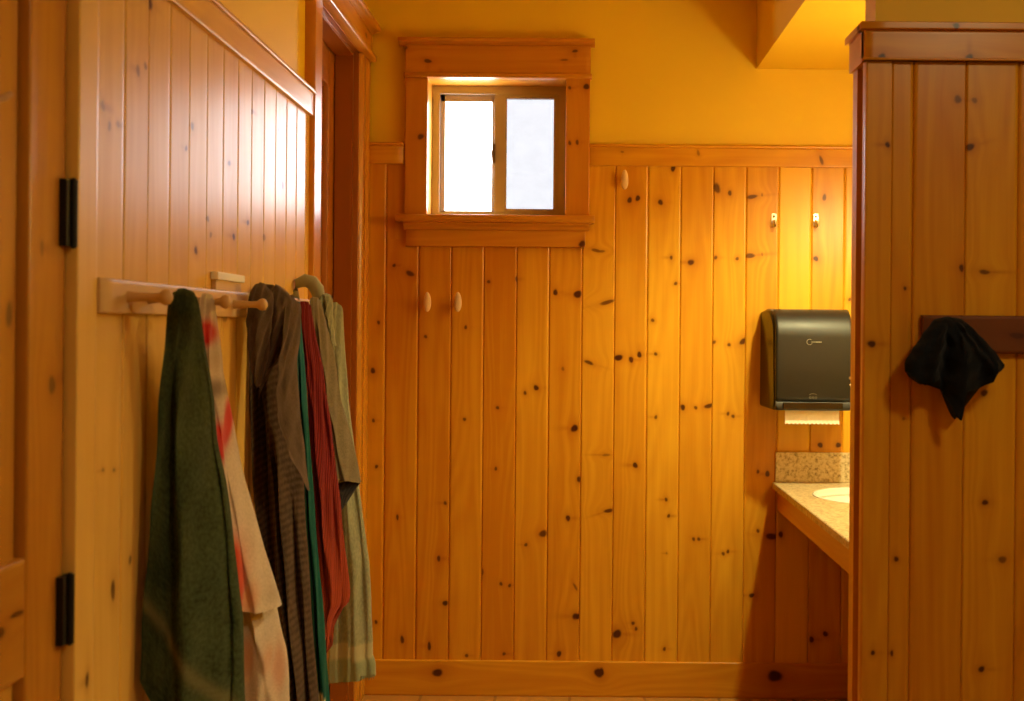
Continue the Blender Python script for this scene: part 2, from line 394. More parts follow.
K_BACK += z4([(193, 17, *m_), (223, 18, *s_), (253, 14, 4.5, 2.4, .2, .9), (298, 32, *s_), (310, 38, *s_), (130, 40, *s_), (82, 152, *m_), (15, 128, 3, 1.4, 0, .5), (20, 258, 4.5, 2.2, .2, .9),
    (154, 232, *s_), (160, 270, *s_), (155, 357, 1, 1.4, 0, .4), (218, 324, *s_), (230, 324, *s_), (287, 358, *s_), (298, 353, *s_), (40, 545, 4.4, 4.6, 0, 1), (77, 520, *s_), (84, 533, *s_),
    (150, 580, *s_), (353, 455, 3, 2.2, 0, .9), (368, 305, *s_), (400, 318, 6, 3.6, -.1, .95), (421, 313, *m_), (368, 167, *s_), (390, 172, *m_), (513, 105, *m_), (555, 105, *m_),
    (493, 558, *m_), (525, 545, *m_)], 600, 400, 2.329)
K_BASE = z4([(157, 635, 5, 4.4, 0, 1), (532, 635, 5, 4.6, 0, 1)], 370, 400, 2.328) + z4([(407, 643, 7, 6.5, 0, 1), (3, 633, 3, 4, 0, 1)], 600, 400, 2.329)
K_CAP = z4([(597, 55, 1.8, 5, .4, .75), (265, 35, 1.6, 3, .3, .5), (60, 32, 2, 1, 0, .5)], 600, 140, 2.696)
K_PART = z4([(517, 507, *m_), (765, 347, 4, 4, 0, .75), (808, 514, 5, 3.4, .3, .95), (296, 950, 2, 2, 0, .8), (235, 900, 2, 2, 0, .7)], 740, 0, 3.503) + \
    z4([(95, 280, 4, 4, 0, 1), (243, 37, 1.8, 2, 0, .85), (590, 495, 4, 3.4, 0, .95)], 850, 280, 4.38) + \
    z4([(318, 268, 3.2, 3, 0, .95), (124, 392, 2.6, 2.6, 0, .95), (72, 596, 2.4, 2.4, 0, .95), (114, 598, 1.8, 3, 0, .9), (310, 633, 3.4, 3.2, 0, .95), (140, 85, 1.5, 2, 0, .5)], 840, 380, 2.185) + \
    [(985, 272, 6, 2.4, 0, .8), (962, 268, 2.6, 4, 0, .9), (975, 100, 3, 3, 0, .6), (1004, 350, 4, 3, 0, .7), (1003, 560, 4, 4, 0, .7)]
K_LEFT = z4([(372, 190, 1.8, 6, 0, .55), (392, 178, 1.4, 4, 0, .55), (277, 285, 2.4, 6, 0, .5), (295, 340, 1.8, 5, 0, .45), (318, 335, 1.6, 4, 0, .45), (405, 10, 2.4, 6, 0, 1), (518, 340, 1.8, 4, 0, .6),
    (502, 400, 1.2, 3, 0, .7), (528, 675, 1.6, 4.4, 0, 1), (630, 638, 1.4, 3.2, 0, 1), (560, 590, 1.4, 3, 0, .5), (568, 633, 1.2, 3, 0, .5), (618, 440, 1.2, 3, 0, .7), (668, 600, 1.1, 3, 0, .8),
    (712, 640, 1.2, 4, 0, .6), (762, 500, 1, 4, 0, .7), (680, 300, 1, 3, 0, .5), (750, 350, 1, 3, 0, .5)], 0, 0, 2.695) + \
    [(103, 470, 1.2, 2, 0, .7), (114, 470, 1.2, 2, 0, .7), (113, 590, 2, 12, 0, .8), (130, 560, 1.4, 5, 0, .7), (225, 318, 3, 4, 0, .6)]

def pick(klist, org, ax, al, wd, ln, conv, sc):
    out = []
    for (px, py, rx, ry, an, dk) in klist:
        p = conv(px, py) - Vector(org); a = p.dot(Vector(ax)); t = p.dot(Vector(al))
        k = sc(px, py)
        if -.004 < a < wd + .004 and -.01 < t < ln + .01: out.append((a, t, rx / k[0], ry / k[1], an, dk))
    return out

# ------------------------------------------------------------------ room shell
XW = -.862          # left wall plane
YB = 5.06           # back wall board face
ZS = at(757, 68, YB).z      # soffit underside
XS = at(757, 68, YB).x
XR = 1.42           # vanity wall
ZC = 2.95
YP0, YP1 = 3.12, 3.27       # partition faces
XP = .727
win_x0, win_x1 = at(427, 150, YB).x, at(565.4, 150, YB).x
win_z0, win_z1 = at(496, 215.4, YB).z, at(496, 77.8, YB).z

struct(boxes('floor', [(-1.2, 2.6, -1.4, 5.3, -.1, 0)], M_FLOOR))
struct(boxes('ceiling', [(-1.2, 2.6, -1.4, 5.3, ZC, ZC + .1)], M_PLASTER))
yb = YB + .018
wo = .0115
struct(boxes('wall_back', [(-1.2, win_x0 - wo, yb, 5.30, 0, ZC), (win_x1 + wo, 2.6, yb, 5.30, 0, ZC), (win_x0 - wo, win_x1 + wo, yb, 5.30, 0, win_z0 - wo), (win_x0 - wo, win_x1 + wo, yb, 5.30, win_z1 + wo, ZC)], M_PLASTER))
D2 = (4.09, 4.88, 2.556)
D1 = (1.24, 2.104, 2.40)
xl = -1.05
struct(boxes('wall_left', [(xl, XW, -1.4, D1[0], 0, ZC), (xl, XW, D1[0], D1[1], D1[2], ZC), (xl, XW, D1[1], D2[0], 0, ZC),
                           (xl, XW, D2[0], D2[1], D2[2], ZC), (xl, XW, D2[1], 5.26, 0, ZC), (xl - .05, xl, -1.4, 5.26, 0, ZC)], M_PLASTER))
struct(boxes('wall_front', [(-1.2, 2.6, -1.5, -1.4, 0, ZC)], M_PLASTER))
struct(boxes('wall_right', [(2.4, 2.6, -1.4, 3.2, 0, ZC), (XR, 1.55, YP1, 5.2, 0, ZC)], M_PLASTER))
struct(boxes('wall_partition', [(XP + .026, 2.5, YP0 + .02, YP1 - .02, 0, ZC)], M_PLASTER))
struct(boxes('ceiling_soffit', [(XS, XR + .05, YP1 - .02, YB + .10, ZS, ZC)], M_SOFFIT))

# back wainscot boards
zc0, zc1 = 2.146, 2.232
zb0, zb1 = 0.0, at(500, 661, YB - .012).z
capz = [(x) for x in (0,)]
W_ = Wood()
bw = 32.73 / F * YB
xs0 = at(385, 350, YB).x
sB = F / YB
k0 = -4
sillb = at(496, 240, YB).z
tones_back = {-1: .05, 0: .06, 1: .16, 2: .18, 3: .10, 4: .24, 5: .06, 6: .10, 7: -.04, 8: .03, 9: -.14, 10: .0, 11: -.08, 12: .04, 13: -.32, 14: -.02, 15: -.12}
for i in range(-1, 18):
    x0 = xs0 + (i - 1) * bw; x1 = x0 + bw
    # board index 1 starts at the first joint left of the window
    xa, xb = max(x0, XW), min(x1, XR)
    if xb - xa < .012: continue
    segs = [(0.0, zc0 + .02)]
    if xb > win_x0 - .07 and xa < win_x1 + .07:
        # boards meeting the window stop under the apron; those beside it are notched by the casing that covers them
        if xa > win_x0 - .07 and xb < win_x1 + .07: segs = [(0.0, sillb)]
        else:
            segs = [(0.0, sillb)]
            if xa < win_x0 - .075: W_.board((xa, YB, sillb), (1, 0, 0), (0, 0, 1), (0, -1, 0), win_x0 - .02 - xa, zc0 + .02 - sillb, prof='vee', ends=False, tone=tones_back.get(i, 0),
                knots=pick(K_BACK, (xa, YB, sillb), (1, 0, 0), (0, 0, 1), win_x0 - .02 - xa, zc0 - sillb, lambda a, b: at(a, b, YB), lambda a, b: (sB, sB)))
            if xb > win_x1 + .075:
                xq = win_x1 + .02
                W_.board((xq, YB, sillb), (1, 0, 0), (0, 0, 1), (0, -1, 0), xb - xq, zc0 + .02 - sillb, prof='vee', ends=False, tone=tones_back.get(i, 0),
                    knots=pick(K_BACK, (xq, YB, sillb), (1, 0, 0), (0, 0, 1), xb - xq, zc0 - sillb, lambda a, b: at(a, b, YB), lambda a, b: (sB, sB)))
    for (za, zb) in segs:
        W_.board((xa, YB, za), (1, 0, 0), (0, 0, 1), (0, -1, 0), xb - xa, zb - za, prof='vee', ends=False, tone=tones_back.get(i, None),
                 knots=pick(K_BACK, (xa, YB, za), (1, 0, 0), (0, 0, 1), xb - xa, zb - za, lambda a, b: at(a, b, YB), lambda a, b: (sB, sB)))
struct(W_.build('wall_back_boards', M_PINE))

def hboard_back(wd, x0, x1, y, z0, z1, thick, klist=(), tone=None):
    org = (x0, y, z0)
    # across = z, along = x
    kn = []
    for (px, py, rx, ry, an, dk) in klist:
        p = at(px, py, y); a, t = p.z - z0, p.x - x0
        if -.005 < a < z1 - z0 + .005 and 0 < t < x1 - x0: kn.append((a, t, ry / sB, rx / sB, -an, dk))
    wd.board(org, (0, 0, 1), (1, 0, 0), (0, -1, 0), z1 - z0, x1 - x0, thick=thick, knots=kn, tone=tone)
# cap rail on the back wall
W_ = Wood()
cl0 = at(404.6, 100, YB).x; cl1 = at(590, 100, YB).x
for (xa, xb) in ((XW, cl0), (cl1, XR)):
    hboard_back(W_, xa, xb, YB - .016, zc0, zc1 - .012, .034, K_CAP, tone=.0)
    hboard_back(W_, xa, xb, YB - .024, zc1 - .012, zc1, .042)
struct(W_.build('trim_1', M_PINE))
W_ = Wood()
hboard_back(W_, XW, XR, YB - .014, .0, zb1, .03, K_BASE, tone=.08)
struct(W_.build('baseboard_back', M_PINE))

# ------------------------------------------------------------------ window
win = struct(empty('window_1', ((win_x0 + win_x1) / 2, YB, win_z0)))
def wx(p): return at(p, 150, YB - .02).x
def wz(p): return at(496, p, YB - .02).z
yc = YB - .020
W_ = Wood()
KW = z4([(142, 327, 3.2, 3.2, 0, .95), (607, 187, 3.6, 2.8, 0, 1), (560, 190, 1.6, 2, 0, .8), (560, 345, 1.6, 2.4, 0, .8), (581, 343, 1.8, 2.6, 0, .85)], 370, 20, 2.804)
for (a, b) in ((404.6, 427.0), (565.6, 589.6)):
    W_.board((wx(a), yc, wz(217)), (1, 0, 0), (0, 0, 1), (0, -1, 0), wx(b) - wx(a), wz(77) - wz(217), thick=.03, tone=.12,
             knots=pick(KW, (wx(a), yc, wz(217)), (1, 0, 0), (0, 0, 1), wx(b) - wx(a), 1, lambda p, q: at(p, q, yc), lambda p, q: (sB, sB)))
    adopt(win, W_.build('side_casing', M_TRIM)); W_ = Wood()
KH = z4([(162, 115, 4, 2.2, 0, .85), (575, 87, 3, 1.6, 0, .8), (545, 112, 4, 1.2, 0, .6), (100, 78, 2, 2, 0, .8), (198, 150, 4, 1.2, 0, .8)], 370, 20, 2.804)
hboard_back(W_, wx(404.6), wx(590), yc - .004, wz(73.6), wz(45.4), .036, KH, tone=.16)
adopt(win, W_.build('head_casing', M_TRIM)); W_ = Wood()
hboard_back(W_, wx(403.4), wx(591.2), yc - .012, wz(78), wz(73.4), .044, tone=.1)
adopt(win, W_.build('head_bead', M_TRIM)); W_ = Wood()
# head cap: ledge on a small cove
x0, x1 = wx(398), wx(594)
prof = [(0, -.06), (0, -.044), (.004, -.036), (.008, -.022), (.010, -.012), (.010, 0), (.013, .003), (.022, .003), (.025, 0), (.025, -.06)]
W_.board((x0, yc - .040, wz(46)), (0, 0, 1), (1, 0, 0), (0, -1, 0), .025, x1 - x0, prof=prof, thick=.06, tone=.05)
adopt(win, W_.build('head_cap', M_TRIM)); W_ = Wood()
# sill stool and cove, apron
x0, x1 = wx(397.4), wx(595)
W_.board((x0, yc - .048, wz(223)), (0, 0, 1), (1, 0, 0), (0, -1, 0), wz(215.6) - wz(223), x1 - x0, prof=[(0, -.06), (0, -.004), (.003, 0), (.026, 0), (.0295, -.004), (.0297, -.2)], thick=.06, tone=.02)
adopt(win, W_.build('sill', M_TRIM)); W_ = Wood()
x0, x1 = wx(404.5), wx(590)
W_.board((x0, yc - .034, wz(230)), (0, 0, 1), (1, 0, 0), (0, -1, 0), .028, x1 - x0, prof=[(0, -.05), (0, -.020), (.006, -.019), (.012, -.014), (.018, -.006), (.022, 0), (.028, 0), (.028, -.05)], thick=.05, tone=.05)
adopt(win, W_.build('sill_cove', M_TRIM)); W_ = Wood()
KA = z4([(595, 628, 3.8, 3.6, 0, 1)], 370, 20, 2.804)
hboard_back(W_, wx(406.7), wx(586), yc - .002, wz(246.6), wz(229.8), .03, KA, tone=.06)
adopt(win, W_.build('apron', M_TRIM)); W_ = Wood()
# jamb liner (wood) around the opening
JD = .20
W_ = Wood(); t = .012
bx(W_, win_x0 - t, win_x0, YB - .006, YB + JD, win_z0 - t, win_z1 + t, tone=-.1)
bx(W_, win_x1, win_x1 + t, YB - .006, YB + JD, win_z0 - t, win_z1 + t, tone=-.1)
bx(W_, win_x0, win_x1, YB - .006, YB + JD, win_z1, win_z1 + t, grain='x', tone=-.1)
bx(W_, win_x0, win_x1, YB - .006, YB + JD, win_z0 - t, win_z0, grain='x', tone=-.1)
adopt(win, W_.build('jamb', M_TRIM))
# vinyl slider
yf = YB + .17
fx = lambda p, Y=yf: at(p, 150, Y).x
fz = lambda p, Y=yf: at(496, p, Y).z
fr = boxes('window_frame', [(win_x0, fx(439.5), yf, yf + .045, win_z0, win_z1), (fx(558.5), win_x1, yf, yf + .045, win_z0, win_z1),
     (fx(439.5), fx(558.5), yf, yf + .045, fz(94), win_z1), (fx(439.5), fx(558.5), yf, yf + .045, win_z0, fz(212.2))], M_VINYL); adopt(win, fr)
ys = yf + .014
sl = boxes('sash', [(fx(439.5), fx(444.5), ys + .006, ys + .026, fz(212.2), fz(94)), (fx(491.5), fx(497), ys + .006, ys + .026, fz(212.2), fz(94)),
     (fx(439.5), fx(493), ys + .006, ys + .026, fz(101), fz(94)), (fx(439.5), fx(493), ys + .006, ys + .026, fz(212.2), fz(210.5))], M_VINYL, bevel=.0015); adopt(win, sl)
sr = boxes('sash', [(fx(494.0), fx(506.5), ys - .01, ys + .016, fz(212.2), fz(94)), (fx(553.5), fx(558.5), ys - .01, ys + .016, fz(212.2), fz(94)),
     (fx(505.5), fx(554.5), ys - .01, ys + .016, fz(98.2), fz(94)), (fx(505.5), fx(554.5), ys - .01, ys + .016, fz(212.2), fz(208.5))], M_VINYL, bevel=.0015); adopt(win, sr)
g1 = boxes('pane', [(fx(443), fx(493), ys + .016, ys + .020, fz(212), fz(96))], M_GLASS); adopt(win, g1)
g2 = boxes('pane', [(fx(505), fx(555), ys + .002, ys + .006, fz(211), fz(97))], M_GLASS2); adopt(win, g2)
lt = boxes('latch', [(fx(492.2), fx(495.2), ys - .02, ys + .002, fz(163), fz(144)), (fx(490.9), fx(493), ys - .012, ys + .012, fz(157), fz(150))], M_LATCH, bevel=.002); adopt(win, lt)

# ------------------------------------------------------------------ left wall panelling
XF = -.845
W_ = Wood()
bw2 = .1322; ystart = 2.344 - bw2
def lconv(a, b): return onleft(a, b, XF)
def lsc(px, py):
    Y = onleft(px, py, XF).y
    return (F * abs(XF) / Y ** 2, F / Y)
y = ystart; i = 0
while y < 3.98:
    ya, yb_ = max(y, 2.193), min(y + bw2, 3.985)
    if yb_ - ya > .012:
        W_.board((XF, ya, 0), (0, 1, 0), (0, 0, 1), (1, 0, 0), yb_ - ya, 2.17, prof='vee', ends=False, tone=[-.15, .05, -.05, .1, -.1, .0, .08, -.12, .03][i % 9],
                 knots=pick(K_LEFT, (XF, ya, 0), (0, 1, 0), (0, 0, 1), yb_ - ya, 2.16, lconv, lsc))
    y += bw2; i += 1
struct(W_.build('wall_left_boards', M_PINEL))
W_ = Wood()
W_.board((-.832, 2.193, 2.157), (0, 0, 1), (0, 1, 0), (1, 0, 0), .070, 1.787, thick=.03, tone=.05)
W_.board((-.824, 2.193, 2.227), (0, 0, 1), (0, 1, 0), (1, 0, 0), .012, 1.787, thick=.038, tone=0)
struct(W_.build('trim_2', M_PINEL))
# near door casing
W_ = Wood()
KC = [(87, 680, 1.6, 7, 0, 1)]
W_.board((-.835, 2.104, 0), (0, 1, 0), (0, 0, 1), (1, 0, 0), .089, 2.5, thick=.03, tone=-.35, knots=pick(KC, (-.835, 2.104, 0), (0, 1, 0), (0, 0, 1), .089, 2.2, lambda a, b: onleft(a, b, -.835), lsc))
W_.board((-.835, 1.15, 2.40), (0, 0, 1), (0, 1, 0), (1, 0, 0), .09, 1.04, thick=.03)
W_.board((-.835, 1.15, 0), (0, 1, 0), (0, 0, 1), (1, 0, 0), .089, 2.4, thick=.03)
bx(W_, XW - .10, -.838, 2.1065, 2.118, 0, 2.4, tone=.3)
bx(W_, XW - .10, -.838, 1.226, 1.24, 0, 2.4, tone=.3)
bx(W_, XW - .10, -.838, 1.24, 2.104, 2.4, 2.414, grain='y', tone=.3)
struct(W_.build('trim_3', M_PINEL))

# near door: stiles, rails, recessed panels of vertical boards
door = struct(empty('door_1', (-.87, 2.10, 0)))
XD = -.853
def dboard(name, y0, y1, z0, z1, horiz=False, x=XD, thick=.035, kl=(), tone=None):
    w = Wood()
    kn = pick(kl, (x, y0, z0), (0, 0, 1) if horiz else (0, 1, 0), (0, 1, 0) if horiz else (0, 0, 1), (z1 - z0) if horiz else (y1 - y0), (y1 - y0) if horiz else (z1 - z0),
              lambda a, b: onleft(a, b, x), lambda a, b: (lsc(a, b)[1], lsc(a, b)[0]) if horiz else lsc(a, b))
    if horiz: w.board((x, y0, z0), (0, 0, 1), (0, 1, 0), (1, 0, 0), z1 - z0, y1 - y0, thick=thick, knots=kn, tone=tone, ease=.003)
    else: w.board((x, y0, z0), (0, 1, 0), (0, 0, 1), (1, 0, 0), y1 - y0, z1 - z0, thick=thick, knots=kn, tone=tone, ease=.003)
    o = w.build(name, M_DOOR); adopt(door, o); return o
ysd = 1.955
dboard('stile', ysd, 2.098, .01, 2.39, kl=[(52, 385, 4, 9, .3, .8), (42, 248, 2, 8, 0, .5)], tone=.1)
dboard('stile', 1.245, 1.385, .01, 2.39)
dboard('rail', 1.385, ysd, .935, 1.122, True, kl=[(17, 614, 3, 7, 0, 1), (1, 633, 6, 4, 0, .8)], tone=.05)
dboard('rail', 1.385, ysd, 2.2, 2.39, True)
dboard('rail', 1.385, ysd, .01, .26, True)
for (z0, z1) in ((1.122, 2.2), (.26, .935)):
    w = Wood()
    for k in range(5):
        a = 1.385 + k * .114
        w.board((XD - .014, a, z0), (0, 1, 0), (0, 0, 1), (1, 0, 0), .114 if k < 4 else .105, z1 - z0, prof='vee', ends=False, knots=[(.08, .38, .012, .02, 0, .8)] if k == 4 else ())
    w.board((XD - .034, 1.93, z0), (0, 1, 0), (0, 0, 1), (1, 0, 0), .03, z1 - z0, ends=False)
    o = w.build('panel', M_DOOR); adopt(door, o)
# hinges
for (pa, pb) in ((179, 246), (575, 643)):
    z1 = onleft(69, pa, -.840).z; z0 = onleft(69, pb, -.840).z
    h = boxes('hinge', [(-.853, -.8405, 2.070, 2.0985, z0, z1), (-.853, -.845, 2.0985, 2.1035, z0, z1)], M_HINGE, bevel=.0012); adopt(door, h)
    kb = lathe('hinge_pin', [(.002, -.004), (.0075, 0), (.0075, z1 - z0), (.002, z1 - z0 + .004)], M_HINGE, (-.839, 2.094, z0), seg=14)
    kb.parent = h; kb.matrix_parent_inverse = h.matrix_basis.inverted() @ Matrix.Identity(4)
    kb.matrix_parent_inverse = (Matrix.Translation(door.location) @ h.matrix_parent_inverse).inverted() if False else Matrix.Identity(4)
# wooden peg on the door panel, its tip just inside the frame
pz = onleft(2, 96, -.85)
pg = tube('peg', [(-.868, 1.835, pz.z - .012), (-.858, 1.845, pz.z - .010), (-.846, 1.855, pz.z - .002), (-.838, 1.86, pz.z + .006)], [.005, .005, .006, .004], M_PEGWOOD); adopt(door, pg)

# ------------------------------------------------------------------ far doorway (trim, jamb, door leaf)
W_ = Wood()
W_.board((-.828, 3.982, 0), (0, 1, 0), (0, 0, 1), (1, 0, 0), .108, 2.56, thick=.034, tone=.0)
W_.board((-.828, 4.88, 0), (0, 1, 0), (0, 0, 1), (1, 0, 0), .178, 2.556, prof=[(0, -.03), (0, -.0), (.07, 0), (.072, -.006), (.078, -.006), (.08, 0), (.178, 0)], thick=.034, tone=.05)
# head: bead, board, cap
zh = D2[2]
W_.board((-.802, 3.97, zh), (0, 0, 1), (0, 1, 0), (1, 0, 0), .026, 1.085, prof=[(0, -.05), (0, -.004), (.004, 0), (.022, 0), (.026, -.004), (.026, -.05)], thick=.06, tone=0)
W_.board((-.822, 3.982, zh + .026), (0, 0, 1), (0, 1, 0), (1, 0, 0), .085, 1.075, thick=.04, tone=.02, knots=[(.05, .93, .01, .022, 0, .9)])
W_.board((-.785, 3.95, zh + .111), (0, 0, 1), (0, 1, 0), (1, 0, 0), .03, 1.10, prof=[(0, -.07), (0, -.03), (.006, -.025), (.010, -.012), (.012, 0), (.026, 0), (.03, -.004), (.03, -.07)], thick=.07, tone=0)
struct(W_.build('trim_4', M_TRIM))
W_ = Wood()
bx(W_, -.99, -.842, D2[0] - .001, D2[0] + .016, 0, zh, tone=.2)
bx(W_, -.99, -.842, D2[1] - .016, D2[1] + .001, 0, zh, tone=.2)
bx(W_, -.99, -.842, D2[0], D2[1], zh - .002, zh + .016, grain='y', tone=0)
bx(W_, -.93, -.862, D2[1] - .030, D2[1] - .016, 0, zh - .002, tone=.3)
bx(W_, -.93, -.862, D2[0] + .016, D2[0] + .030, 0, zh - .002, tone=.3)
bx(W_, -.93, -.862, D2[0] + .03, D2[1] - .03, zh - .016, zh - .002, grain='y', tone=.1)
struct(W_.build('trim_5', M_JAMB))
d2 = struct(empty('door_2', (-.95, 4.1, 0)))
for (nm, y0, y1, z0, z1, hz) in (('stile', 4.108, 4.225, .01, 2.55, 0), ('stile', 4.745, 4.862, .01, 2.55, 0), ('rail', 4.225, 4.745, 2.40, 2.55, 1), ('rail', 4.225, 4.745, 1.05, 1.2, 1), ('rail', 4.225, 4.745, .01, .25, 1)):
    w = Wood()
    if hz: w.board((-.935, y0, z0), (0, 0, 1), (0, 1, 0), (1, 0, 0), z1 - z0, y1 - y0, thick=.04)
    else: w.board((-.935, y0, z0), (0, 1, 0), (0, 0, 1), (1, 0, 0), y1 - y0, z1 - z0, thick=.04)
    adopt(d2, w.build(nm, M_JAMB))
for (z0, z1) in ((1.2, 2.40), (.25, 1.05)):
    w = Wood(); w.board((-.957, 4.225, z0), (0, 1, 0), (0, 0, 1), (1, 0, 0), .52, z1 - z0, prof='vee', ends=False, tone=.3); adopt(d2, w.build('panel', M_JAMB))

# ------------------------------------------------------------------ partition panelling
W_ = Wood()
pconv = lambda a, b: at(a, b, YP0)
sP = F / YP0
zp0, zp1 = 2.162, 2.256
edges = [XP, at(890, 350, YP0).x, at(912, 350, YP0).x]
while edges[-1] < 2.39: edges.append(edges[-1] + 52.6 / sP)
for i, (a, b) in enumerate(zip(edges, edges[1:])):
    b = min(b, 2.4)
    W_.board((a, YP0 + (.0 if i == 0 else .004), 0), (1, 0, 0), (0, 0, 1), (0, -1, 0), b - a, zp0 + .02, prof='square' if i == 0 else 'vee', ends=False, tone=[.0, .1, .12, .0, .1, -.1][i % 6],
             knots=pick(K_PART, (a, YP0, 0), (1, 0, 0), (0, 0, 1), b - a, 2.15, pconv, lambda p, q: (sP, sP)), thick=.02)
# left end of the partition: two corner strips with a recessed strip between
bx(W_, XP, XP + .03, YP0 + .0205, YP0 + .038, 0, zp0 + .01, tone=-.1)
bx(W_, XP + .014, XP + .03, YP0 + .038, YP1 - .05, 0, zp0 + .01, tone=.3)
bx(W_, XP, XP + .03, YP1 - .05, YP1, 0, zp0 + .01, tone=-.05)
bx(W_, XP + .03, XR, YP1 - .02, YP1, 0, zp0, tone=.0)
struct(W_.build('wall_partition_boards', M_PINE))
W_ = Wood()
KPC = z4([(497, 198, 3.6, 3.4, 0, 1), (803, 202, 4, 3.8, 0, 1)], 740, 0, 3.503)
def hb(wd, x0, x1, y, z0, z1, thick, kl=(), tone=None):
    kn = []
    for (px, py, rx, ry, an, dk) in kl:
        p = at(px, py, y); a, t_ = p.z - z0, p.x - x0
        if -.01 < a < z1 - z0 + .01 and 0 < t_ < x1 - x0: kn.append((a, t_, ry / sP, rx / sP, -an, dk))
    wd.board((x0, y, z0), (0, 0, 1), (1, 0, 0), (0, -1, 0), z1 - z0, x1 - x0, thick=thick, knots=kn, tone=tone)
hb(W_, XP - .008, 2.4, YP0 - .012, zp0, zp1 - .018, .034, KPC, tone=.1)
hb(W_, XP - .018, 2.4, YP0 - .024, zp1 - .018, zp1, .05, z4([(758, 90, 3.6, 3, 0, 1)], 740, 0, 3.503), tone=.1)
bx(W_, XP - .008, XP + .03, YP0 - .0, YP1 + .012, zp0, zp1 - .018, grain='y', tone=-.05)
bx(W_, XP - .018, XP + .06, YP0 + .01, YP1 + .022, zp1 - .018, zp1, grain='y', tone=-.05)
hb(W_, XP - .012, 2.4, YP0 - .016, zp0, zp0 + .006, .03, tone=.1)
struct(W_.build('trim_6', M_PINE))
W_ = Wood(); hb(W_, XP, 2.4, YP0 - .014, 0, .14, .03)
struct(W_.build('baseboard_partition', M_PINE))

# ------------------------------------------------------------------ fabric drapes
def interp(tab, v):
    xs = [a[0] for a in tab]
    return [float(np.interp(v, xs, [a[k] for a in tab])) for k in range(1, len(tab[0]))]
def drape(name, rows, top, bot, dep, mat, folds=(), ridges=(), nU=96, nT=90, tint=None, seed=0, xmin=-.838, noise=.004, back=.5):
    """A hanging cloth: a closed, pleated shell.
    rows  (ypx, x left, x right) outline read off the photograph; dep (ypx, Y of left edge, Y of right edge, half thickness)
    folds (amplitude, pleats, phase, drift, start t) ripples; ridges (s at top, s at bottom, width, height, t0)"""
    r = np.random.default_rng(seed)
    V = []; G = []; TC = []; TF = []
    for j in range(nT + 1):
        t = j / nT
        for i in range(nU):
            u = 2 * PI * i / nU; s = math.cos(u); sn = math.sin(u)
            ty = interp(top, s)[0]; by = interp(bot, s)[0]
            py = ty + (by - ty) * t
            xl_, xr_ = interp(rows, py); YL, YR, T = interp(dep, py)
            q = (s + 1) / 2
            px = xl_ + (xr_ - xl_) * q; Yd = YL + (YR - YL) * q
            p = at(px, py, Yd)
            g = min(1.0, (t / .05)) ** .5
            off = math.copysign(abs(sn) ** .75, sn) * T * g
            f = 0
            for (A, k, ph, dr, t0) in folds:
                f += A * math.sin(k * s + ph + dr * t) * min(1, max(0, (t - t0) / .25))
            for (sa, sb, wd, hh, t0) in ridges:
                sc = sa + (sb - sa) * t
                f += hh * math.exp(-((s - sc) / wd) ** 2) * min(1, max(0, (t - t0) / .12))
            env = abs(sn) ** .35
            f *= env if sn > 0 else -env * back
            if sn < 0: off = off * .8
            nzx = noise * math.sin(9 * s + 23 * t + seed) * env
            yy = p.y - off - f
            x = p.x + nzx * .5
            x = max(x, xmin)
            V.append((x, yy, p.z)); G.append((q * .28 + (0 if sn > 0 else 1), t * .8 + .02 * s, seed * 1.7))
            if tint:
                c, a = tint(px, py, s, t, sn); TC.append((*c, 1)); TF.append(a)
    Fc = []
    for j in range(nT):
        for i in range(nU):
            a = j * nU + i; b = j * nU + (i + 1) % nU
            Fc.append((a, b, b + nU, a + nU))
    Fc.append(list(range(nT * nU, (nT + 1) * nU)))
    Fc.append(list(range(nU))[::-1])
    me = bpy.data.meshes.new(name); me.from_pydata(V, [], Fc); me.update()
    bm = bmesh.new(); bm.from_mesh(me); bmesh.ops.recalc_face_normals(bm, faces=bm.faces); bm.to_mesh(me); bm.free()
    a = me.attributes.new('gc', 'FLOAT_VECTOR', 'POINT'); a.data.foreach_set('vector', np.array(G).ravel())
    if tint:
        a = me.attributes.new('tint', 'FLOAT_COLOR', 'POINT'); a.data.foreach_set('color', np.array(TC).ravel())
        a = me.attributes.new('tintfac', 'FLOAT', 'POINT'); a.data.foreach_set('value', np.array(TF))
    o = link(name, me, mat)
    for p in me.polygons: p.use_smooth = True
    me.set_sharp_from_angle(angle=math.radians(80))
    return o
ARCH = lambda y, h: [(-1, y + h), (-.8, y + h * .45), (-.4, y + h * .08), (0, y), (.4, y + h * .08), (.8, y + h * .45), (1, y + h)]
FLAT = lambda y: [(-1, y), (1, y)]

TG = 'towels hanging from the peg rail'
# dark green towel ---------------------------------------------------
M_GREEN = fabric('dark_green_terry', (.016, .026, .011), (.055, .078, .036), tint=True)
def tg(px, py, s, t, sn):
    # woven border running slantwise near the bottom
    d = (py - 604) - (px - 155) * 1.18
    a = math.exp(-((d) / 9) ** 2) * .55
    return (.20, .17, .08), a if sn > 0 else 0
o = drape('towel', [(289, 171, 195), (309, 169, 200), (350, 166, 205), (400, 162, 213), (440, 160, 217), (480, 157, 225), (560, 150, 236), (620, 145, 242), (675, 143, 244), (760, 150, 246)],
          ARCH(288, 9), [(-1, 672), (-.8, 690), (-.5, 715), (-.2, 735), (1, 745)],
          [(288, 2.405, 2.41, .03), (312, 2.41, 2.42, .035), (350, 2.43, 2.56, .04), (420, 2.46, 2.66, .055), (700, 2.44, 2.68, .07)], M_GREEN,
          folds=[(.012, 5, .6, .8, .05), (.006, 11, 2, -1.5, .2)], ridges=[(.95, .76, .05, -.022, .1), (.2, .3, .35, .03, .1), (-.55, -.45, .12, -.016, .3)], tint=tg, seed=1)
tag(o, 'dark green terry bath towel hung closest to the door, slanting bottom edge', 'towel', TG)

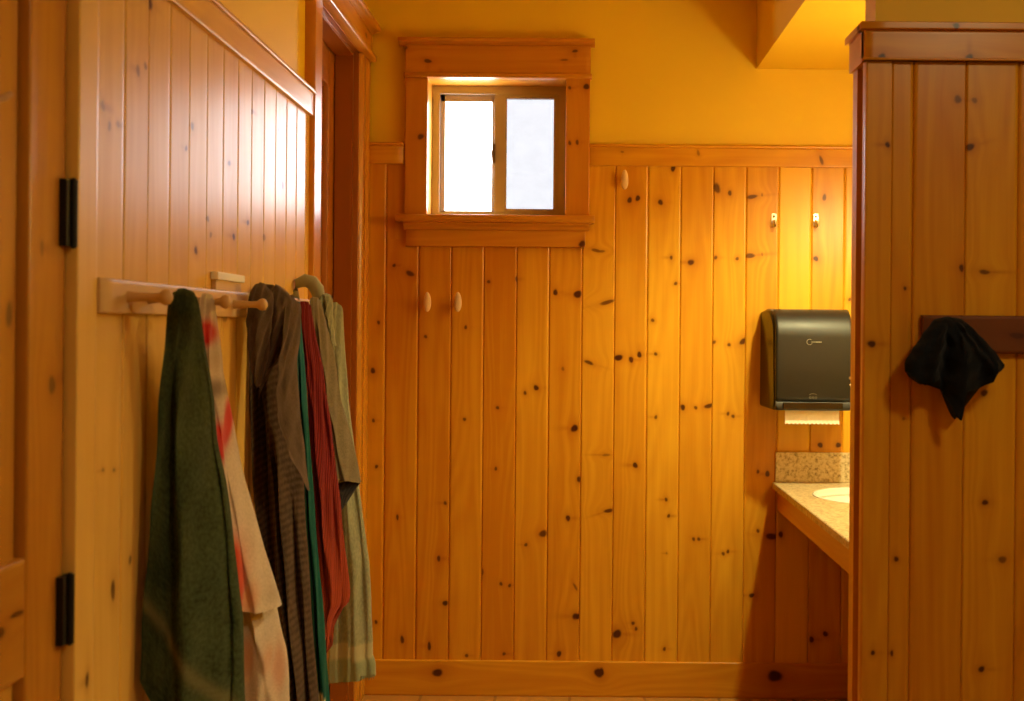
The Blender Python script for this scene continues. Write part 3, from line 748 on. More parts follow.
# cream tie-dye towel --------------------------------------------------
M_TIE = fabric('cream_cotton', (.48, .38, .30), (.62, .50, .41), tint=True, bump=.25)
def blob(px, py, x, y, a, b): return math.exp(-(((px - x) / a) ** 2 + ((py - y) / b) ** 2) ** 1.5)
def ttie(px, py, s, t, sn):
    if sn < -.2: return (.5, .4, .3), 0
    wts = [((.50, .015, .018), 1.5 * blob(px, py, 209, 333, 9, 13)), ((.50, .015, .018), 1.5 * blob(px, py, 224, 442, 7, 21)), ((.50, .02, .02), 1.3 * blob(px, py, 230, 422, 2.8, 28)),
           ((.10, .06, .05), .85 * blob(px, py, 216, 388, 14, 10)), ((.42, .30, .20), .6 * blob(px, py, 212, 360, 14, 10)),
           ((.58, .05, .015), 1.6 * blob(px, py, 237, 578, 15, 44)), ((.60, .20, .06), .8 * blob(px, py, 254, 594, 9, 20)), ((.25, .2, .16), .6 * blob(px, py, 227, 490, 4, 12)),
           ((.38, .30, .26), .35 * blob(px, py, 262, 510, 8, 14)), ((.35, .28, .2), .5 * blob(px, py, 276, 592, 8, 9))]
    c, a = max(wts, key=lambda q: q[1]); return c, min(1, a)
root = empty('towel', (-.72, 2.8, 1.62))
o1 = drape('front_layer', [(292, 198, 214), (330, 199, 218), (370, 203, 223), (400, 208, 229), (440, 214, 236), (480, 220, 245), (520, 222, 256), (563, 224, 269), (606, 226, 281.5), (620, 228, 282)],
          ARCH(293, 7), [(-1, 600), (0, 607), (.6, 608), (1, 605)],
          [(292, 2.67, 2.71, .014), (330, 2.70, 2.78, .02), (400, 2.75, 2.87, .028), (610, 2.74, 2.90, .045)], M_TIE,
          folds=[(.008, 4, 1.0, .6, .05), (.004, 9, 2, 1.5, .2)], ridges=[(.3, .3, .15, .018, .1)], tint=ttie, seed=2)
def tt2(px, py, s, t, sn):
    wts = [((.55, .25, .13), .75 * blob(px, py, 250, 655, 10, 24)), ((.60, .28, .2), .7 * blob(px, py, 281, 664, 6, 26)), ((.55, .25, .15), .6 * blob(px, py, 272, 655, 5, 16))]
    c, a = max(wts, key=lambda q: q[1]); return c, a
o2 = drape('back_layer', [(500, 225, 250), (560, 230, 264), (608, 232, 276.5), (648, 236, 286), (682, 238, 289), (740, 240, 290)],
          FLAT(520), [(-1, 735), (1, 740)],
          [(500, 2.84, 2.93, .02), (740, 2.82, 2.95, .05)], M_TIE, folds=[(.010, 5, 0, 1.5, .1)], ridges=[(-.4, .7, .12, .012, .3)], tint=tt2, seed=3)
adopt(root, o1, o2)
tag(root, 'cream tie-dye towel with red blotches hanging right behind the dark green towel', 'towel', TG)

# brown towel ---------------------------------------------------------
M_BROWN = fabric('brown_waffle_terry', (.032, .020, .015), (.078, .050, .037), weave='waffle')
M_BROWN2 = fabric('brown_terry', (.060, .039, .030), (.12, .082, .062))
root = empty('towel', (-.70, 3.25, 1.6))
b1 = drape('body', [(283, 253, 280), (296, 250, 286), (320, 248, 288), (400, 250, 292), (480, 254, 304), (530, 258, 306), (607, 264, 311), (701, 277, 318), (750, 280, 320)],
          ARCH(284, 8), [(-1, 745), (1, 748)], [(283, 3.24, 3.32, .02), (330, 3.26, 3.36, .04), (750, 3.22, 3.36, .045)], M_BROWN,
          folds=[(.014, 5, .4, .9, .05), (.006, 12, 1, 2, .2)], ridges=[(.2, .35, .10, .03, .3), (.0, .12, .08, -.03, .3), (.5, .55, .07, -.03, .4), (.8, .8, .12, .025, .4), (-.55, -.7, .25, -.05, .1)], seed=4)
b2 = drape('fold', [(283, 252, 270), (300, 249, 274), (320, 246.5, 272), (360, 249, 268), (380, 253, 264), (389, 256, 261)],
          [(-1, 292), (-.6, 284), (0, 282), (.6, 285), (1, 292)], [(-1, 372), (-.5, 384), (0, 389), (.4, 385), (1, 360)], [(283, 3.10, 3.16, .018), (389, 3.11, 3.14, .012)], M_BROWN2,
          folds=[(.006, 5, .4, 2, .1)], nT=50, nU=64, seed=5)
b3 = drape('fold', [(283, 272, 278), (288, 270, 288), (300, 268, 292), (320, 266, 293), (340, 264, 290), (352, 262, 286), (375, 262, 274), (400, 258, 263)],
          [(-1, 291), (0, 284), (.6, 288), (1, 296)], [(-1, 398), (-.6, 388), (-.2, 377), (.3, 366), (1, 350)], [(283, 3.16, 3.22, .018), (400, 3.15, 3.20, .014)], M_BROWN2,
          folds=[(.010, 5, 1.4, 1, .1)], ridges=[(.5, .5, .2, .015, .1)], nT=50, nU=64, seed=6)
b4 = drape('fold', [(296, 284, 300), (310, 284, 301.5), (335, 284, 300), (356, 280, 297), (390, 277, 298), (430, 277, 302), (470, 284, 307), (492, 304, 309)],
          [(-1, 300), (0, 294), (1, 306)], [(-1, 412), (-.7, 424), (-.2, 450), (.4, 472), (.8, 488), (1, 491)], [(296, 3.20, 3.27, .02), (380, 3.12, 3.22, .02), (492, 3.08, 3.20, .016)], M_BROWN2,
          folds=[(.008, 4, .2, 1, .1)], ridges=[(.9, .9, .2, .01, .1)], nT=60, nU=64, seed=7)
adopt(root, b1, b2, b3, b4)
tag(root, 'dark brown waffle towel bunched over two pegs with a pointed folded flap', 'towel', TG)

# teal ------------------------------------------------------------------
M_TEAL = fabric('teal_cotton', (.005, .050, .044), (.010, .085, .074), tint=True, bump=.3)
def tteal(px, py, s, t, sn):
    if blob(px, py, 322, 699, 5, 7) > .3: return (.62, .55, .38), .9
    return (.02, .12, .15), max(0, min(1, (430 - py) / 60)) * .8
o = drape('towel', [(300, 294, 300), (335, 294, 302), (400, 297, 307), (530, 305, 316), (607, 309, 323), (701, 314, 330), (745, 316, 332)],
          ARCH(301, 3), FLAT(742), [(300, 3.41, 3.44, .012), (745, 3.415, 3.46, .022)], M_TEAL, folds=[(.004, 4, .4, 1, .1)], ridges=[(-.1, -.1, .18, -.02, .1), (.5, .5, .2, .012, .1)], tint=tteal, seed=8, nU=64)
tag(o, 'narrow strip of a teal towel between the brown and the red towels', 'towel', TG)
# red --------------------------------------------------------------------
M_RED = fabric('red_ribbed_terry', (.075, .006, .008), (.18, .014, .014), weave='rib', tint=True)
def tred(px, py, s, t, sn): return (.30, .05, .012), max(0, min(1, (py - 470) / 140)) * .75
o = drape('towel', [(300, 298, 310), (340, 301, 316), (366, 304, 323), (400, 306, 327), (448, 309, 334), (502, 312, 340), (560, 317, 346.5), (594, 321, 350), (603, 323, 349), (617, 324, 338), (640, 325, 334), (650, 327, 331)],
          ARCH(301, 4), [(-1, 628), (-.5, 636), (-.1, 650), (.1, 648), (.4, 630), (.7, 608), (1, 599)], [(300, 3.47, 3.54, .014), (650, 3.46, 3.58, .03)], M_RED,
          folds=[(.008, 5, .8, 1.6, .02), (.004, 13, .8, 5, .05)], ridges=[(-.5, .1, .15, .016, .05)], tint=tred, seed=9, noise=.006)
tag(o, 'red ribbed towel with an uneven bottom hem, orange toward its lower end', 'towel', TG)
# grey brown ---------------------------------------------------------------
M_MOSS = fabric('grey_brown_terry', (.105, .080, .050), (.18, .145, .095))
M_SAGE = fabric('sage_terry', (.17, .17, .11), (.28, .275, .185), tint=True)
M_DARK = fabric('charcoal_lining', (.012, .010, .014), (.022, .018, .024))  # near-black colour stands in for shade under the folded hem
root = empty('towel', (-.70, 3.68, 1.6))
c1 = drape('body', [(296, 308, 320), (303, 310, 321), (326, 311, 327), (360, 315, 335), (400, 320, 341), (446, 326, 354), (483, 334, 361.5), (500, 338, 362)],
          ARCH(297, 4), [(-1, 486), (-.3, 478), (.3, 480), (.9, 483), (1, 482)], [(296, 3.64, 3.70, .015), (490, 3.62, 3.76, .03)], M_MOSS,
          folds=[(.008, 4, .3, 1, .1)], ridges=[(.0, .0, .12, .012, .1)], seed=10)
c2 = drape('lining', [(470, 336, 358), (483, 338, 360.5), (500, 340, 352), (512, 341, 344)], FLAT(470), [(-1, 511), (-.6, 510), (0, 501), (1, 484)], [(470, 3.68, 3.76, .01), (512, 3.68, 3.74, .008)], M_DARK, nT=20, nU=40, seed=11)  # dark piece painting the shaded inside of the folded corner
c3 = drape('hump', [(278, 300, 312), (284, 294, 317), (292, 292, 320), (300, 296, 321), (312, 302, 324)], ARCH(277, 10), [(-1, 300), (0, 302), (1, 306)],
          [(278, 3.58, 3.64, .03), (310, 3.56, 3.66, .035)], M_MOSS, folds=[(.006, 7, .3, 1, .0)], ridges=[(-.6, -.6, .12, -.03, .05)], nT=30, nU=64, seed=12)
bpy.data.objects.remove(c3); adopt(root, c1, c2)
tag(root, 'grey brown towel with a hanging folded corner, beside the red towel', 'towel', TG)
M_LOOP = fabric('pale_sage_terry', (.26, .27, .20), (.38, .39, .30), bump=.2)
# sage ------------------------------------------------------------------------
def tsage(px, py, s, t, sn):
    if 641 < py < 657: return (.40, .34, .20), .75
    return (.22, .25, .15), (.7 if py >= 657 else .0)
root = empty('towel', (-.66, 3.86, 1.6))
d1 = drape('body', [(300, 330, 341), (308, 326, 343), (340, 326, 344.5), (400, 328, 348.5), (450, 328, 355), (496, 328, 360), (530, 328, 365), (560, 328, 369), (640, 329, 373), (657, 329, 373), (660, 328, 375.5), (684, 328, 376)],
          ARCH(302, 8), [(-1, 682), (1, 675)], [(300, 3.84, 3.88, .016), (680, 3.82, 3.90, .03)], M_SAGE,
          folds=[(.006, 6, .3, 1, .1), (.003, 13, 1, 2, .2)], ridges=[(.3, .3, .2, .014, .1)], tint=tsage, seed=13)
d2_ = drape('fold', [(292, 321, 331), (300, 319, 333), (318, 321, 333), (330, 326, 334), (345, 330, 336), (352, 331, 333)], ARCH(293, 6), [(-1, 318), (-.4, 332), (.2, 348), (1, 346)],
          [(292, 3.78, 3.82, .016), (352, 3.78, 3.80, .014)], M_SAGE, ridges=[(-.3, -.3, .2, -.02, .05)], nT=40, nU=48, seed=14)
d3_ = tube('loop', [at(x, y, Y_) for (x, y, Y_) in ((297, 300, 3.78), (294.5, 291, 3.78), (298, 283.5, 3.78), (305, 280.5, 3.78), (312, 282.5, 3.79), (317, 289, 3.79), (319.5, 299, 3.80), (320, 308, 3.80))],
           [.009, .012, .016, .020, .022, .022, .018, .010], M_LOOP, seg=16)
adopt(root, d1, d2_, d3_)
# fringe at the hem
bm = bmesh.new()
for k in range(40):
    px = 330 + k * 1.15; yb0 = 681.5 - (px - 330) * .14; wd = .0011
    a = at(px, yb0 - 1.0, 3.84); b = at(px + random.uniform(-.7, .7), yb0 + random.uniform(2.5, 4.5), 3.838)
    vs = [bm.verts.new(a + Vector((dx, dy, 0))) for dx, dy in ((-wd, -wd), (wd, -wd), (wd, wd), (-wd, wd))]
    vb = [bm.verts.new(b + Vector((dx * .5, dy * .5, 0))) for dx, dy in ((-wd, -wd), (wd, -wd), (wd, wd), (-wd, wd))]
    for i in range(4): bm.faces.new((vs[i], vs[(i + 1) % 4], vb[(i + 1) % 4], vb[i]))
    bm.faces.new(vb)
me = bpy.data.meshes.new('fringe'); bm.to_mesh(me); bm.free(); fr_ = link('fringe', me, M_SAGE); adopt(root, fr_)
tag(root, 'sage green towel with a pale woven band and fringed hem, farthest along the rail', 'towel', TG)

# ------------------------------------------------------------------ peg rail
rail = empty('peg_rail', (-.84, 2.2, 1.58))
zr0 = 1.489 + .012; zr1 = 1.572
r0 = onleft(98, 313, -.833); r1 = onleft(98, 277, -.833)
W_ = Wood()
W_.board((-.831, 2.197, r0.z), (0, 0, 1), (0, 1, 0), (1, 0, 0), r1.z - r0.z, 1.75, thick=.012, ease=.002, tone=0,
         knots=[(.012, .52, .006, .008, 0, .4)])
adopt(rail, W_.build('board', M_PALE))
zpeg = onleft(130, 296, -.80).z
for k, yy in enumerate((2.335, 2.448, 2.735, 3.06, 3.30, 3.70, 3.90)):
    a = lathe('peg', [(.012, -.002), (.0105, .004), (.0085, .02), (.0078, .045), (.0085, .058), (.0135, .064), (.0155, .070), (.0135, .077), (.006, .082)], M_PALE if k else M_PALE,
              (-.831, yy, zpeg), RY90 @ Matrix.Rotation(0, 3, 'X'), seg=20)
    adopt(rail, a)
tag(rail, 'pale wooden peg rail screwed to the left panelled wall, carrying the towels', 'peg rail')
# white label holder on the rail
c0 = onleft(213, 271, -.836); 
ya = onleft(214, 280, -.836).y; yb2 = onleft(241, 280, -.836).y
zt = onleft(227, 273.5, -.836).z; zm = onleft(227, 281, -.836).z; zz = r1.z
lab = empty('label_holder', (-.835, (ya + yb2) / 2, zz))
l1 = boxes('holder', [(-.8445, -.834, ya + .01, yb2 - .005, zz, zm)], M_PEGWOOD, bevel=.001)
l2 = boxes('card', [(-.8445, -.826, ya, yb2, zm, zt)], M_LABEL, bevel=.002)
adopt(lab, l1, l2)
tag(lab, 'small white card in a holder standing on top of the peg rail', 'label holder')

# ------------------------------------------------------------------ knobs and hooks on the back wall
def knob(px, py, label):
    p = at(px, py, YB - .03)
    r = empty('oval_coat_hook', (p.x, YB, p.z))
    s1 = lathe('stem', [(.010, 0), (.008, .006), (.006, .03)], M_PEGWOOD, (p.x, YB + .001, p.z), RX90, seg=16)
    bm = bmesh.new(); bmesh.ops.create_uvsphere(bm, u_segments=24, v_segments=16, radius=1)
    for v in bm.verts:
        z = v.co.z
        v.co = Vector((p.x + v.co.x * .0155 * (1 - .10 * z), YB - .036 + v.co.y * .010 - .008 * z * z, p.z + z * .040))
    me = bpy.data.meshes.new('oval_head'); bm.to_mesh(me); bm.free(); s2 = smooth(link('oval_head', me, M_PEGWOOD), 60)
    adopt(r, s1, s2); tag(r, label, 'knob', 'oval wooden knobs on the back wall')
knob(427.5, 302, 'oval wooden knob under the window, left one of the pair')
knob(458.0, 302, 'oval wooden knob under the window, right one of the pair')
knob(624.5, 180, 'oval wooden knob high on the back wall, right of the window')
def hook(px, py, label):
    p = at(px, py, YB - .004)
    r = empty('wall_hook', (p.x, YB, p.z))
    pl = boxes('plate', [(p.x - .010, p.x + .010, YB - .003, YB + .001, p.z - .026, p.z + .026)], M_METAL, bevel=.0012)
    sc = lathe('screw', [(.0045, 0), (.0045, .002), (.002, .003)], M_LATCH, (p.x, YB - .003, p.z + .014), RX90, seg=12)
    pts = [(p.x, YB - .002, p.z - .004), (p.x, YB - .010, p.z - .014), (p.x, YB - .020, p.z - .026), (p.x + .001, YB - .032, p.z - .026), (p.x + .001, YB - .038, p.z - .014), (p.x + .001, YB - .036, p.z - .004)]
    hk = tube('hook_arm', pts, [.006, .0055, .005, .005, .005, .006], M_METAL)
    adopt(r, pl, sc, hk); tag(r, label, 'hook', 'metal hooks on the back wall')
hook(774, 220, 'small metal screw hook above the towel dispenser, left of the two')
hook(816, 220, 'small metal screw hook above the towel dispenser, right of the two')

# ------------------------------------------------------------------ paper towel dispenser
yF = 4.83
zt = at(810, 309, 4.93).z; zb = at(810, 411, yF).z
dx0, dx1 = at(761, 360, YB - .02).x, at(851, 360, yF).x + .02
disp = empty('paper_towel_dispenser', ((dx0 + dx1) / 2, YB, zb))
def prof_solid(name, pts, x0, x1, inset, mat, seg=4):
    """closed side profile (y, z) spanned from x0 to x1, its front drawn in at the sides by inset(y, z)"""
    cols = []
    ns = 7
    for k in range(ns * 2):
        if k < ns: a = k / (ns - 1) * PI / 2; fx_ = (1 - math.cos(a)) ; dep = math.sin(a)
        else: a = (ns * 2 - 1 - k) / (ns - 1) * PI / 2; fx_ = (1 - math.cos(a)); dep = math.sin(a)
        cols.append((k < ns, fx_, dep))
    cy = sum(p[0] for p in pts) / len(pts); cz = sum(p[1] for p in pts) / len(pts)
    bm = bmesh.new(); rings = []
    for (left, fx_, dep) in cols:
        ring = []
        for (y, z) in pts:
            q = inset(y, z)
            rr = .012 * (1 - dep)
            # round the shoulders: pull ring toward the centre slightly at the outer faces
            yy = y + (cy - y) / max(.05, math.hypot(cy - y, cz - z)) * rr
            zz_ = z + (cz - z) / max(.05, math.hypot(cy - y, cz - z)) * rr
            if y > YB - .01: yy = y
            x = (x0 + q + fx_ * .012) if left else (x1 - q - fx_ * .012)
            ring.append(bm.verts.new((x, yy, zz_)))
        rings.append(ring)
    n = len(pts)
    for a, b in zip(rings, rings[1:]):
        for i in range(n): bm.faces.new((a[i], a[(i + 1) % n], b[(i + 1) % n], b[i]))
    bm.faces.new(rings[0]); bm.faces.new(rings[-1][::-1])
    bmesh.ops.recalc_face_normals(bm, faces=bm.faces)
    me = bpy.data.meshes.new(name); bm.to_mesh(me); bm.free()
    return smooth(link(name, me, mat), 35)
H = zt - zb
def arc(cy, cz, r, a0, a1, n, sy=1, sz=1): return [(cy + r * math.cos(a0 + (a1 - a0) * i / n) * sy, cz + r * math.sin(a0 + (a1 - a0) * i / n) * sz) for i in range(n + 1)]
# housing: full side profile
pf = [(YB, zb + .004)] + [(YB, zt - .01)] + arc(YB - .10, zt - .10, .10, PI / 2, PI, 10) + [(yF + .028, zt - .20), (yF + .020, zb + .05)] + arc(yF + .05, zb + .03, .03, PI, PI * 1.5, 6)
hs = prof_solid('housing', pf, dx0, dx1 + .004, lambda y, z: .022 * max(0, min(1, (YB - .07 - y) / .14)), M_SMOKE)
adopt(disp, hs)
# front cover: curved shell in front of the housing
def shell_pts(r):
    o = arc(YB - .115, zt - .115, .115 + 0, PI * .58, PI, 14, sy=(YB - .115 - yF) / .115, sz=1.0)
    return o
outer = shell_pts(0) + [(yF - .004, zt - .22), (yF - .002, zb + .055)]
outer += [(yF + .004, zb + .040), (yF + .010, zb + .036), (yF + .006, zb + .030), (yF + .004, zb + .012), (yF + .012, zb + .002), (yF + .03, zb)]
inner = [(y + .030 * (1 if y < YB - .15 else .5), z - (.02 if z > zt - .14 else 0)) for (y, z) in reversed(outer)]
fxl, fxr = at(777, 360, yF).x, at(851.5, 360, yF).x
cv = prof_solid('front_cover', outer + [(YB - .10, zb + .0), (YB - .10, zt - .006)], fxl - .004, fxr + .006, lambda y, z: .0, M_BLACKP)
adopt(disp, cv)
# lower lip panel
lp = boxes('lip', [(at(783, 405, yF).x, at(843, 405, yF).x, yF - .002, yF + .03, zb + .006, zb + .032)], M_SMOKE, bevel=.003)
adopt(disp, lp)
# paper strip with a serrated edge
px0, px1 = at(785, 413, yF + .03).x, at(839, 413, yF + .03).x
zz1 = zb + .004; zz0 = at(810, 424.5, yF + .03).z
bm = bmesh.new(); n = 26; top_, bt_, tb, bb = [], [], [], []
for i in range(n + 1):
    x = px0 + (px1 - px0) * i / n; zz_ = zz0 + (.006 if i % 2 else 0)
    for lst, yy, z in ((top_, yF + .030, zz1), (bt_, yF + .024, zz_), (tb, yF + .0315, zz1), (bb, yF + .0255, zz_)): lst.append(bm.verts.new((x, yy, z)))
for i in range(n):
    bm.faces.new((top_[i], top_[i + 1], bt_[i + 1], bt_[i])); bm.faces.new((tb[i], bb[i], bb[i + 1], tb[i + 1])); bm.faces.new((bt_[i], bt_[i + 1], bb[i + 1], bb[i])); bm.faces.new((top_[i], tb[i], tb[i + 1], top_[i + 1]))
me = bpy.data.meshes.new('paper'); bm.to_mesh(me); bm.free(); adopt(disp, link('paper', me, M_PAPER))
# mark on the cover: an open ring and a short line of tiny letters
def ringmark(name, cx, cz, r, y, a0, a1, wdt, mat):
    bm = bmesh.new(); n = 24; P = []
    for i in range(n + 1):
        a = a0 + (a1 - a0) * i / n
        P.append([bm.verts.new((cx + rr * math.cos(a), yy, cz + rr * math.sin(a))) for rr in (r - wdt, r) for yy in (y, y + .003)])
    for a, b in zip(P, P[1:]):
        bm.faces.new((a[0], b[0], b[2], a[2])); bm.faces.new((a[2], b[2], b[3], a[3])); bm.faces.new((a[0], a[1], b[1], b[0]))
    me = bpy.data.meshes.new(name); bm.to_mesh(me); bm.free(); return link(name, me, mat)
c = at(809.5, 342, yF); ym = yF - .0052
mk = ringmark('logo_ring', c.x, c.z, .0115, ym, .9, 2 * PI - .5, .0014, M_PRINT); adopt(disp, mk)
bl = []; x = c.x + .007
for wv in (.006, .004, .006, .005, .004, .006, .005):
    hgt = .0032 if x < c.x + .024 else .0045
    bl.append((x, x + wv * .8, ym, ym + .003, c.z - hgt / 2, c.z + hgt / 2)); x += wv + .0006
mk2 = boxes('logo_lettering', bl, M_PRINT); adopt(disp, mk2)
c = at(813, 397.5, yF)
em = [ringmark('emblem', c.x, c.z - .008, .024, yF - .0045, .9, PI - .9, .0018, M_PRINTD)]
for q in (-.011, 0, .011): em.append(ringmark('emblem', c.x + q, c.z, .0042, yF - .0045, 0, 2 * PI, .0014, M_PRINTD))
adopt(disp, *em)
# key latch on the right side
xk = at(849.5, 380, yF + .01).x
k1 = lathe('key_lock', [(.006, 0), (.006, .008), (.004, .011)], M_METAL, (xk, yF + .002, at(849, 378, yF).z), RX90, seg=14)
k2 = lathe('key_lock', [(.005, 0), (.005, .007), (.003, .009)], M_METAL, (xk, yF + .002, at(849, 385, yF).z), RX90, seg=14)
adopt(disp, k1, k2)
tag(disp, 'black wall mounted paper towel dispenser with a strip of paper hanging below', 'paper towel dispenser')

# ------------------------------------------------------------------ vanity: counter, backsplash, sink, apron
zc = at(775, 482, YB - .02).z
xc0 = at(772.5, 482, YB - .02).x
th = .026
SX, SY, RX_, RY_ = 1.10, 4.62, .205, .235
def counter():
    bm = bmesh.new(); n = 96
    x0, x1, y0, y1 = xc0, XR - .002, YP1 + .002, YB - .016
    inn, out_ = [], []
    for i in range(n):
        a = 2 * PI * (i + .5) / n; dx, dy = math.cos(a), math.sin(a)
        tx = ((x1 - SX) / dx if dx > 0 else (x0 - SX) / dx); ty = ((y1 - SY) / dy if dy > 0 else (y0 - SY) / dy)
        t_ = min(tx, ty); out_.append([SX + dx * t_, SY + dy * t_]); inn.append([SX + dx * RX_, SY + dy * RY_])
    for cxy in ((x0, y0), (x0, y1), (x1, y0), (x1, y1)):
        j = min(range(n), key=lambda k: (out_[k][0] - cxy[0]) ** 2 + (out_[k][1] - cxy[1]) ** 2); out_[j] = list(cxy)
    e = .003
    def ring(pts, z, ins=0):
        r = []
        for (x, y) in pts:
            xx = x + ins if abs(x - x0) < 1e-6 else x
            r.append(bm.verts.new((xx, y, z)))
        return r
    A = ring(inn, zc - th); B = ring(inn, zc - .002); Bq = ring(inn, zc); Cc = ring(out_, zc, e); D = ring(out_, zc - e); E = ring(out_, zc - th)
    for a, b in ((A, B), (B, Bq), (Bq, Cc), (Cc, D), (D, E), (E, A)):
        for i in range(n): bm.faces.new((a[i], a[(i + 1) % n], b[(i + 1) % n], b[i]))
    bmesh.ops.recalc_face_normals(bm, faces=bm.faces)
    me = bpy.data.meshes.new('countertop'); bm.to_mesh(me); bm.free(); return link('countertop', me, M_GRANITE)
ct = tag(counter(), 'tan speckled stone countertop on the right, cut for the oval sink', 'countertop')
bs = boxes('backsplash', [(at(776, 460, YB - .02).x, XR - .002, YB - .016, YB - .001, zc + .0, at(776, 452.5, YB - .02).z), (XR - .018, XR - .002, YP1 + .002, YB - .018, zc, at(776, 452.5, YB - .02).z)], M_GRANITE, bevel=.0015)
bs.location.z += .0005
tag(bs, 'low speckled stone backsplash standing on the countertop against the back wall', 'backsplash')
# sink bowl
bm = bmesh.new(); n = 48; rings = []
pr = [(1.04, -th - .001), (1.0, -th - .001), (.985, -th - .02), (.93, -th - .06), (.80, -th - .10), (.5, -th - .13), (.12, -th - .14), (.11, -th - .148)]
for (k, z) in pr: rings.append([bm.verts.new((SX + RX_ * k * math.cos(2 * PI * i / n), SY + RY_ * k * math.sin(2 * PI * i / n), zc + z)) for i in range(n)])
for a, b in zip(rings, rings[1:]):
    for i in range(n): bm.faces.new((a[i], b[i], b[(i + 1) % n], a[(i + 1) % n]))
bm.faces.new(rings[-1])
me = bpy.data.meshes.new('bowl'); bm.to_mesh(me); bm.free()
sink = empty('sink', (SX, SY, zc - .17)); o = smooth(link('bowl', me, M_WHITE), 60)
md = o.modifiers.new('thickness', 'SOLIDIFY'); md.thickness = .008; md.offset = -1
rim = lathe('rim', [(1.0, 0), (1.0, .004), (.985, .006), (.965, .004), (.96, -.02), (.985, -.02)], M_WHITE, (SX, SY, zc - .001), seg=64, scale=(RX_ * .999, RY_ * .999, 1))
dr = lathe('drain', [(.022, 0), (.022, .003), (.012, .004)], M_METAL, (SX, SY, zc - th - .146), seg=20)
# the rim is a ring: remove its caps
bmr = bmesh.new(); bmr.from_mesh(rim.data); bmesh.ops.delete(bmr, geom=[f for f in bmr.faces if len(f.verts) > 10], context='FACES_ONLY'); bmr.to_mesh(rim.data); bmr.free()
adopt(sink, o, rim, dr)
tag(sink, 'white oval basin set into the stone countertop', 'sink')
# wooden apron under the counter
W_ = Wood()
bx(W_, xc0 + .022, xc0 + .042, YP1 + .002, YB - .002, zc - th - .088, zc - th, grain='y', tone=.05)
ap = W_.build('counter_apron', M_TRIM); tag(ap, 'long pine apron board running beneath the front edge of the countertop', 'counter apron')

# vanity light above the counter (behind the partition) and ceiling fittings
M_BULB = emis('lit_bulb', (1, .62, .22), 9)
vl = empty('vanity_light', (XR, 3.9, 1.98))
p1 = boxes('back_plate', [(XR - .03, XR - .001, 3.52, 4.28, 1.94, 2.02)], M_METAL, bevel=.004); adopt(vl, p1)
for yy in (3.65, 3.9, 4.15):
    g = lathe('bulb', [(.012, 0), (.014, .01), (.03, .022), (.038, .045), (.03, .068), (.01, .078)], M_BULB, (XR - .03, yy, 1.98), Matrix.Rotation(-PI / 2, 3, 'Y'), seg=20); adopt(vl, g)
    g.visible_shadow = True
tag(vl, 'three bulb light bar on the wall above the sink', 'wall light')
for l in [o for o in C.objects if o.name.startswith('vanity_bulb_lamp')]: l.location.x = XR - .13
M_LENS = emis('lit_lens', (1, .62, .22), 4)
dl = empty('recessed_downlight', (1.08, 4.05, ZS))
adopt(dl, lathe('trim_ring', [(.085, 0), (.085, .006), (.07, .010)], M_WHITE, (1.08, 4.05, ZS - .010), seg=32), lathe('lens', [(.06, 0), (.06, .003)], M_LENS, (1.08, 4.05, ZS - .0125), seg=32))
tag(dl, 'round recessed light in the soffit above the sink', 'ceiling light')
bpy.data.objects['soffit_downlight_lamp'].location = (1.08, 4.05, ZS - .03)
cl = empty('ceiling_lamp', (1.5, 1.3, ZC))  # fitting made up to carry the added fill light
adopt(cl, lathe('shade', [(.2, 0), (.2, -.02), (.16, -.035)], M_LENS, (1.5, 1.3, ZC), seg=32))
bpy.data.objects['room_ceiling_lamp'].location.z = ZC - .06
tag(cl, 'flat round ceiling lamp in the entry room', 'ceiling light')

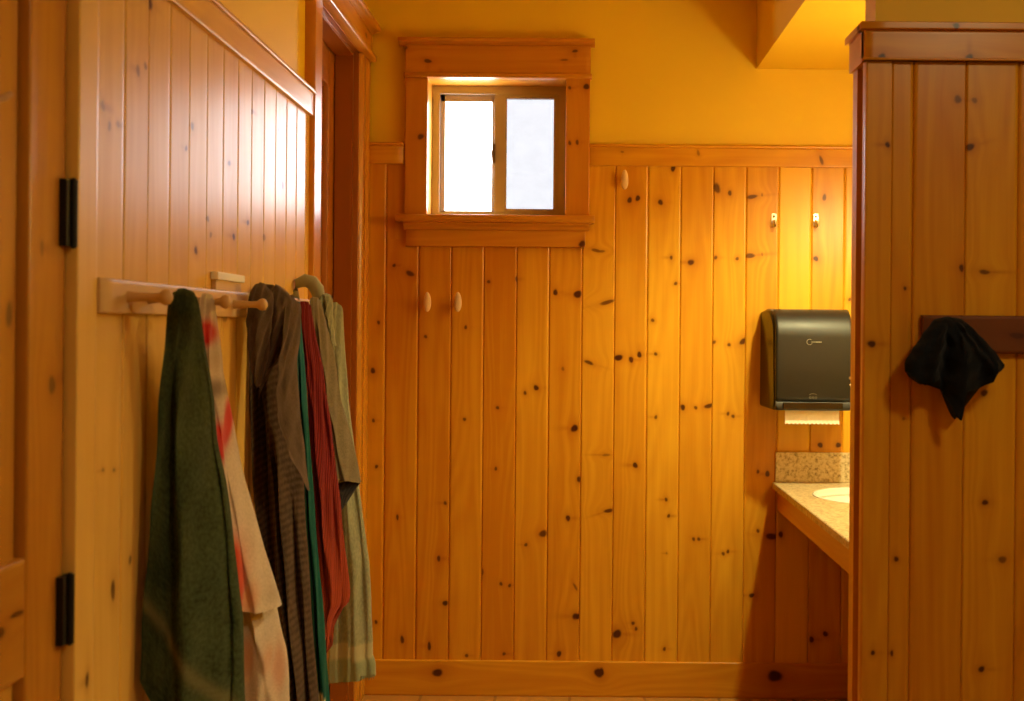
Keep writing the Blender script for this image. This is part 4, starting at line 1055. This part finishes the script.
# ------------------------------------------------------------------ board rail and black cloth on the partition
W_ = Wood()
q0 = at(923, 353, YP0 - .02); q1 = at(923, 315, YP0 - .02)
W_.board((q0.x, YP0 - .016, q0.z), (0, 0, 1), (1, 0, 0), (0, -1, 0), q1.z - q0.z, .95, thick=.02, tone=.45, ease=.003,
         knots=[(.045, .235, .008, .02, 0, .9), (.05, .27, .012, .012, 0, .8)])
br = empty('peg_board', (q0.x + .4, YP0 - .016, q0.z))
adopt(br, W_.build('board', M_STAIN))
pgx = at(957, 326, YP0 - .03)
for kx in (0, .25, .5, .75):
    adopt(br, lathe('peg', [(.011, 0), (.009, .01), (.008, .035), (.013, .041), (.013, .047), (.006, .052)], M_STAIN, (pgx.x + kx, YP0 - .016, pgx.z), RX90, seg=16))
tag(br, 'reddish pine peg board on the partition wall behind the black cloth', 'peg board')
M_BLK = fabric('black_cloth', (.004, .0055, .009), (.012, .014, .020), bump=.3)
M_BLK.node_tree.nodes['Principled BSDF'].inputs['Sheen Weight'].default_value = .35
def Z8(l): return [(280 + b / 4.38, 850 + a0 / 4.38, 850 + a1 / 4.38) for (b, a0, a1) in l]
rows = Z8([(160, 395, 460), (172, 372, 492), (190, 355, 512), (230, 325, 552), (270, 298, 590), (310, 270, 628), (345, 248, 655), (370, 240, 672), (400, 240, 672), (620, 240, 672)])
bx_ = lambda x: (x - 240) / 216 - 1
bot = [(bx_(a), 280 + b / 4.38) for (a, b) in ((240, 397), (270, 430), (318, 460), (350, 446), (380, 432), (392, 462), (420, 520), (452, 596), (467, 613), (475, 604), (479, 520), (486, 487), (560, 475), (612, 446), (624, 405), (662, 385), (672, 372))]
bot[0] = (-1, bot[0][1]); bot[-1] = (1, bot[-1][1])
bc = drape('cloth', rows, ARCH(280 + 160 / 4.38, 3), bot, [(300, 3.07, 3.08, .010), (325, 3.045, 3.06, .030), (350, 3.04, 3.06, .038), (380, 3.05, 3.06, .026), (425, 3.08, 3.08, .010)], M_BLK,
           folds=[(.008, 7, .3, 1, .1), (.004, 15, 1, 2, .2)], ridges=[(-.4, -.5, .12, .018, .1), (.2, .1, .15, .02, .2), (.3, .8, .10, .018, .05), (-.1, -.25, .10, -.02, .2)], nU=320, nT=60, seed=20, xmin=-9, back=.1)
tag(bc, 'crumpled black cloth hanging on a peg of the partition wall', 'cloth')
print('verts', sum(len(m.vertices) for m in bpy.data.meshes))
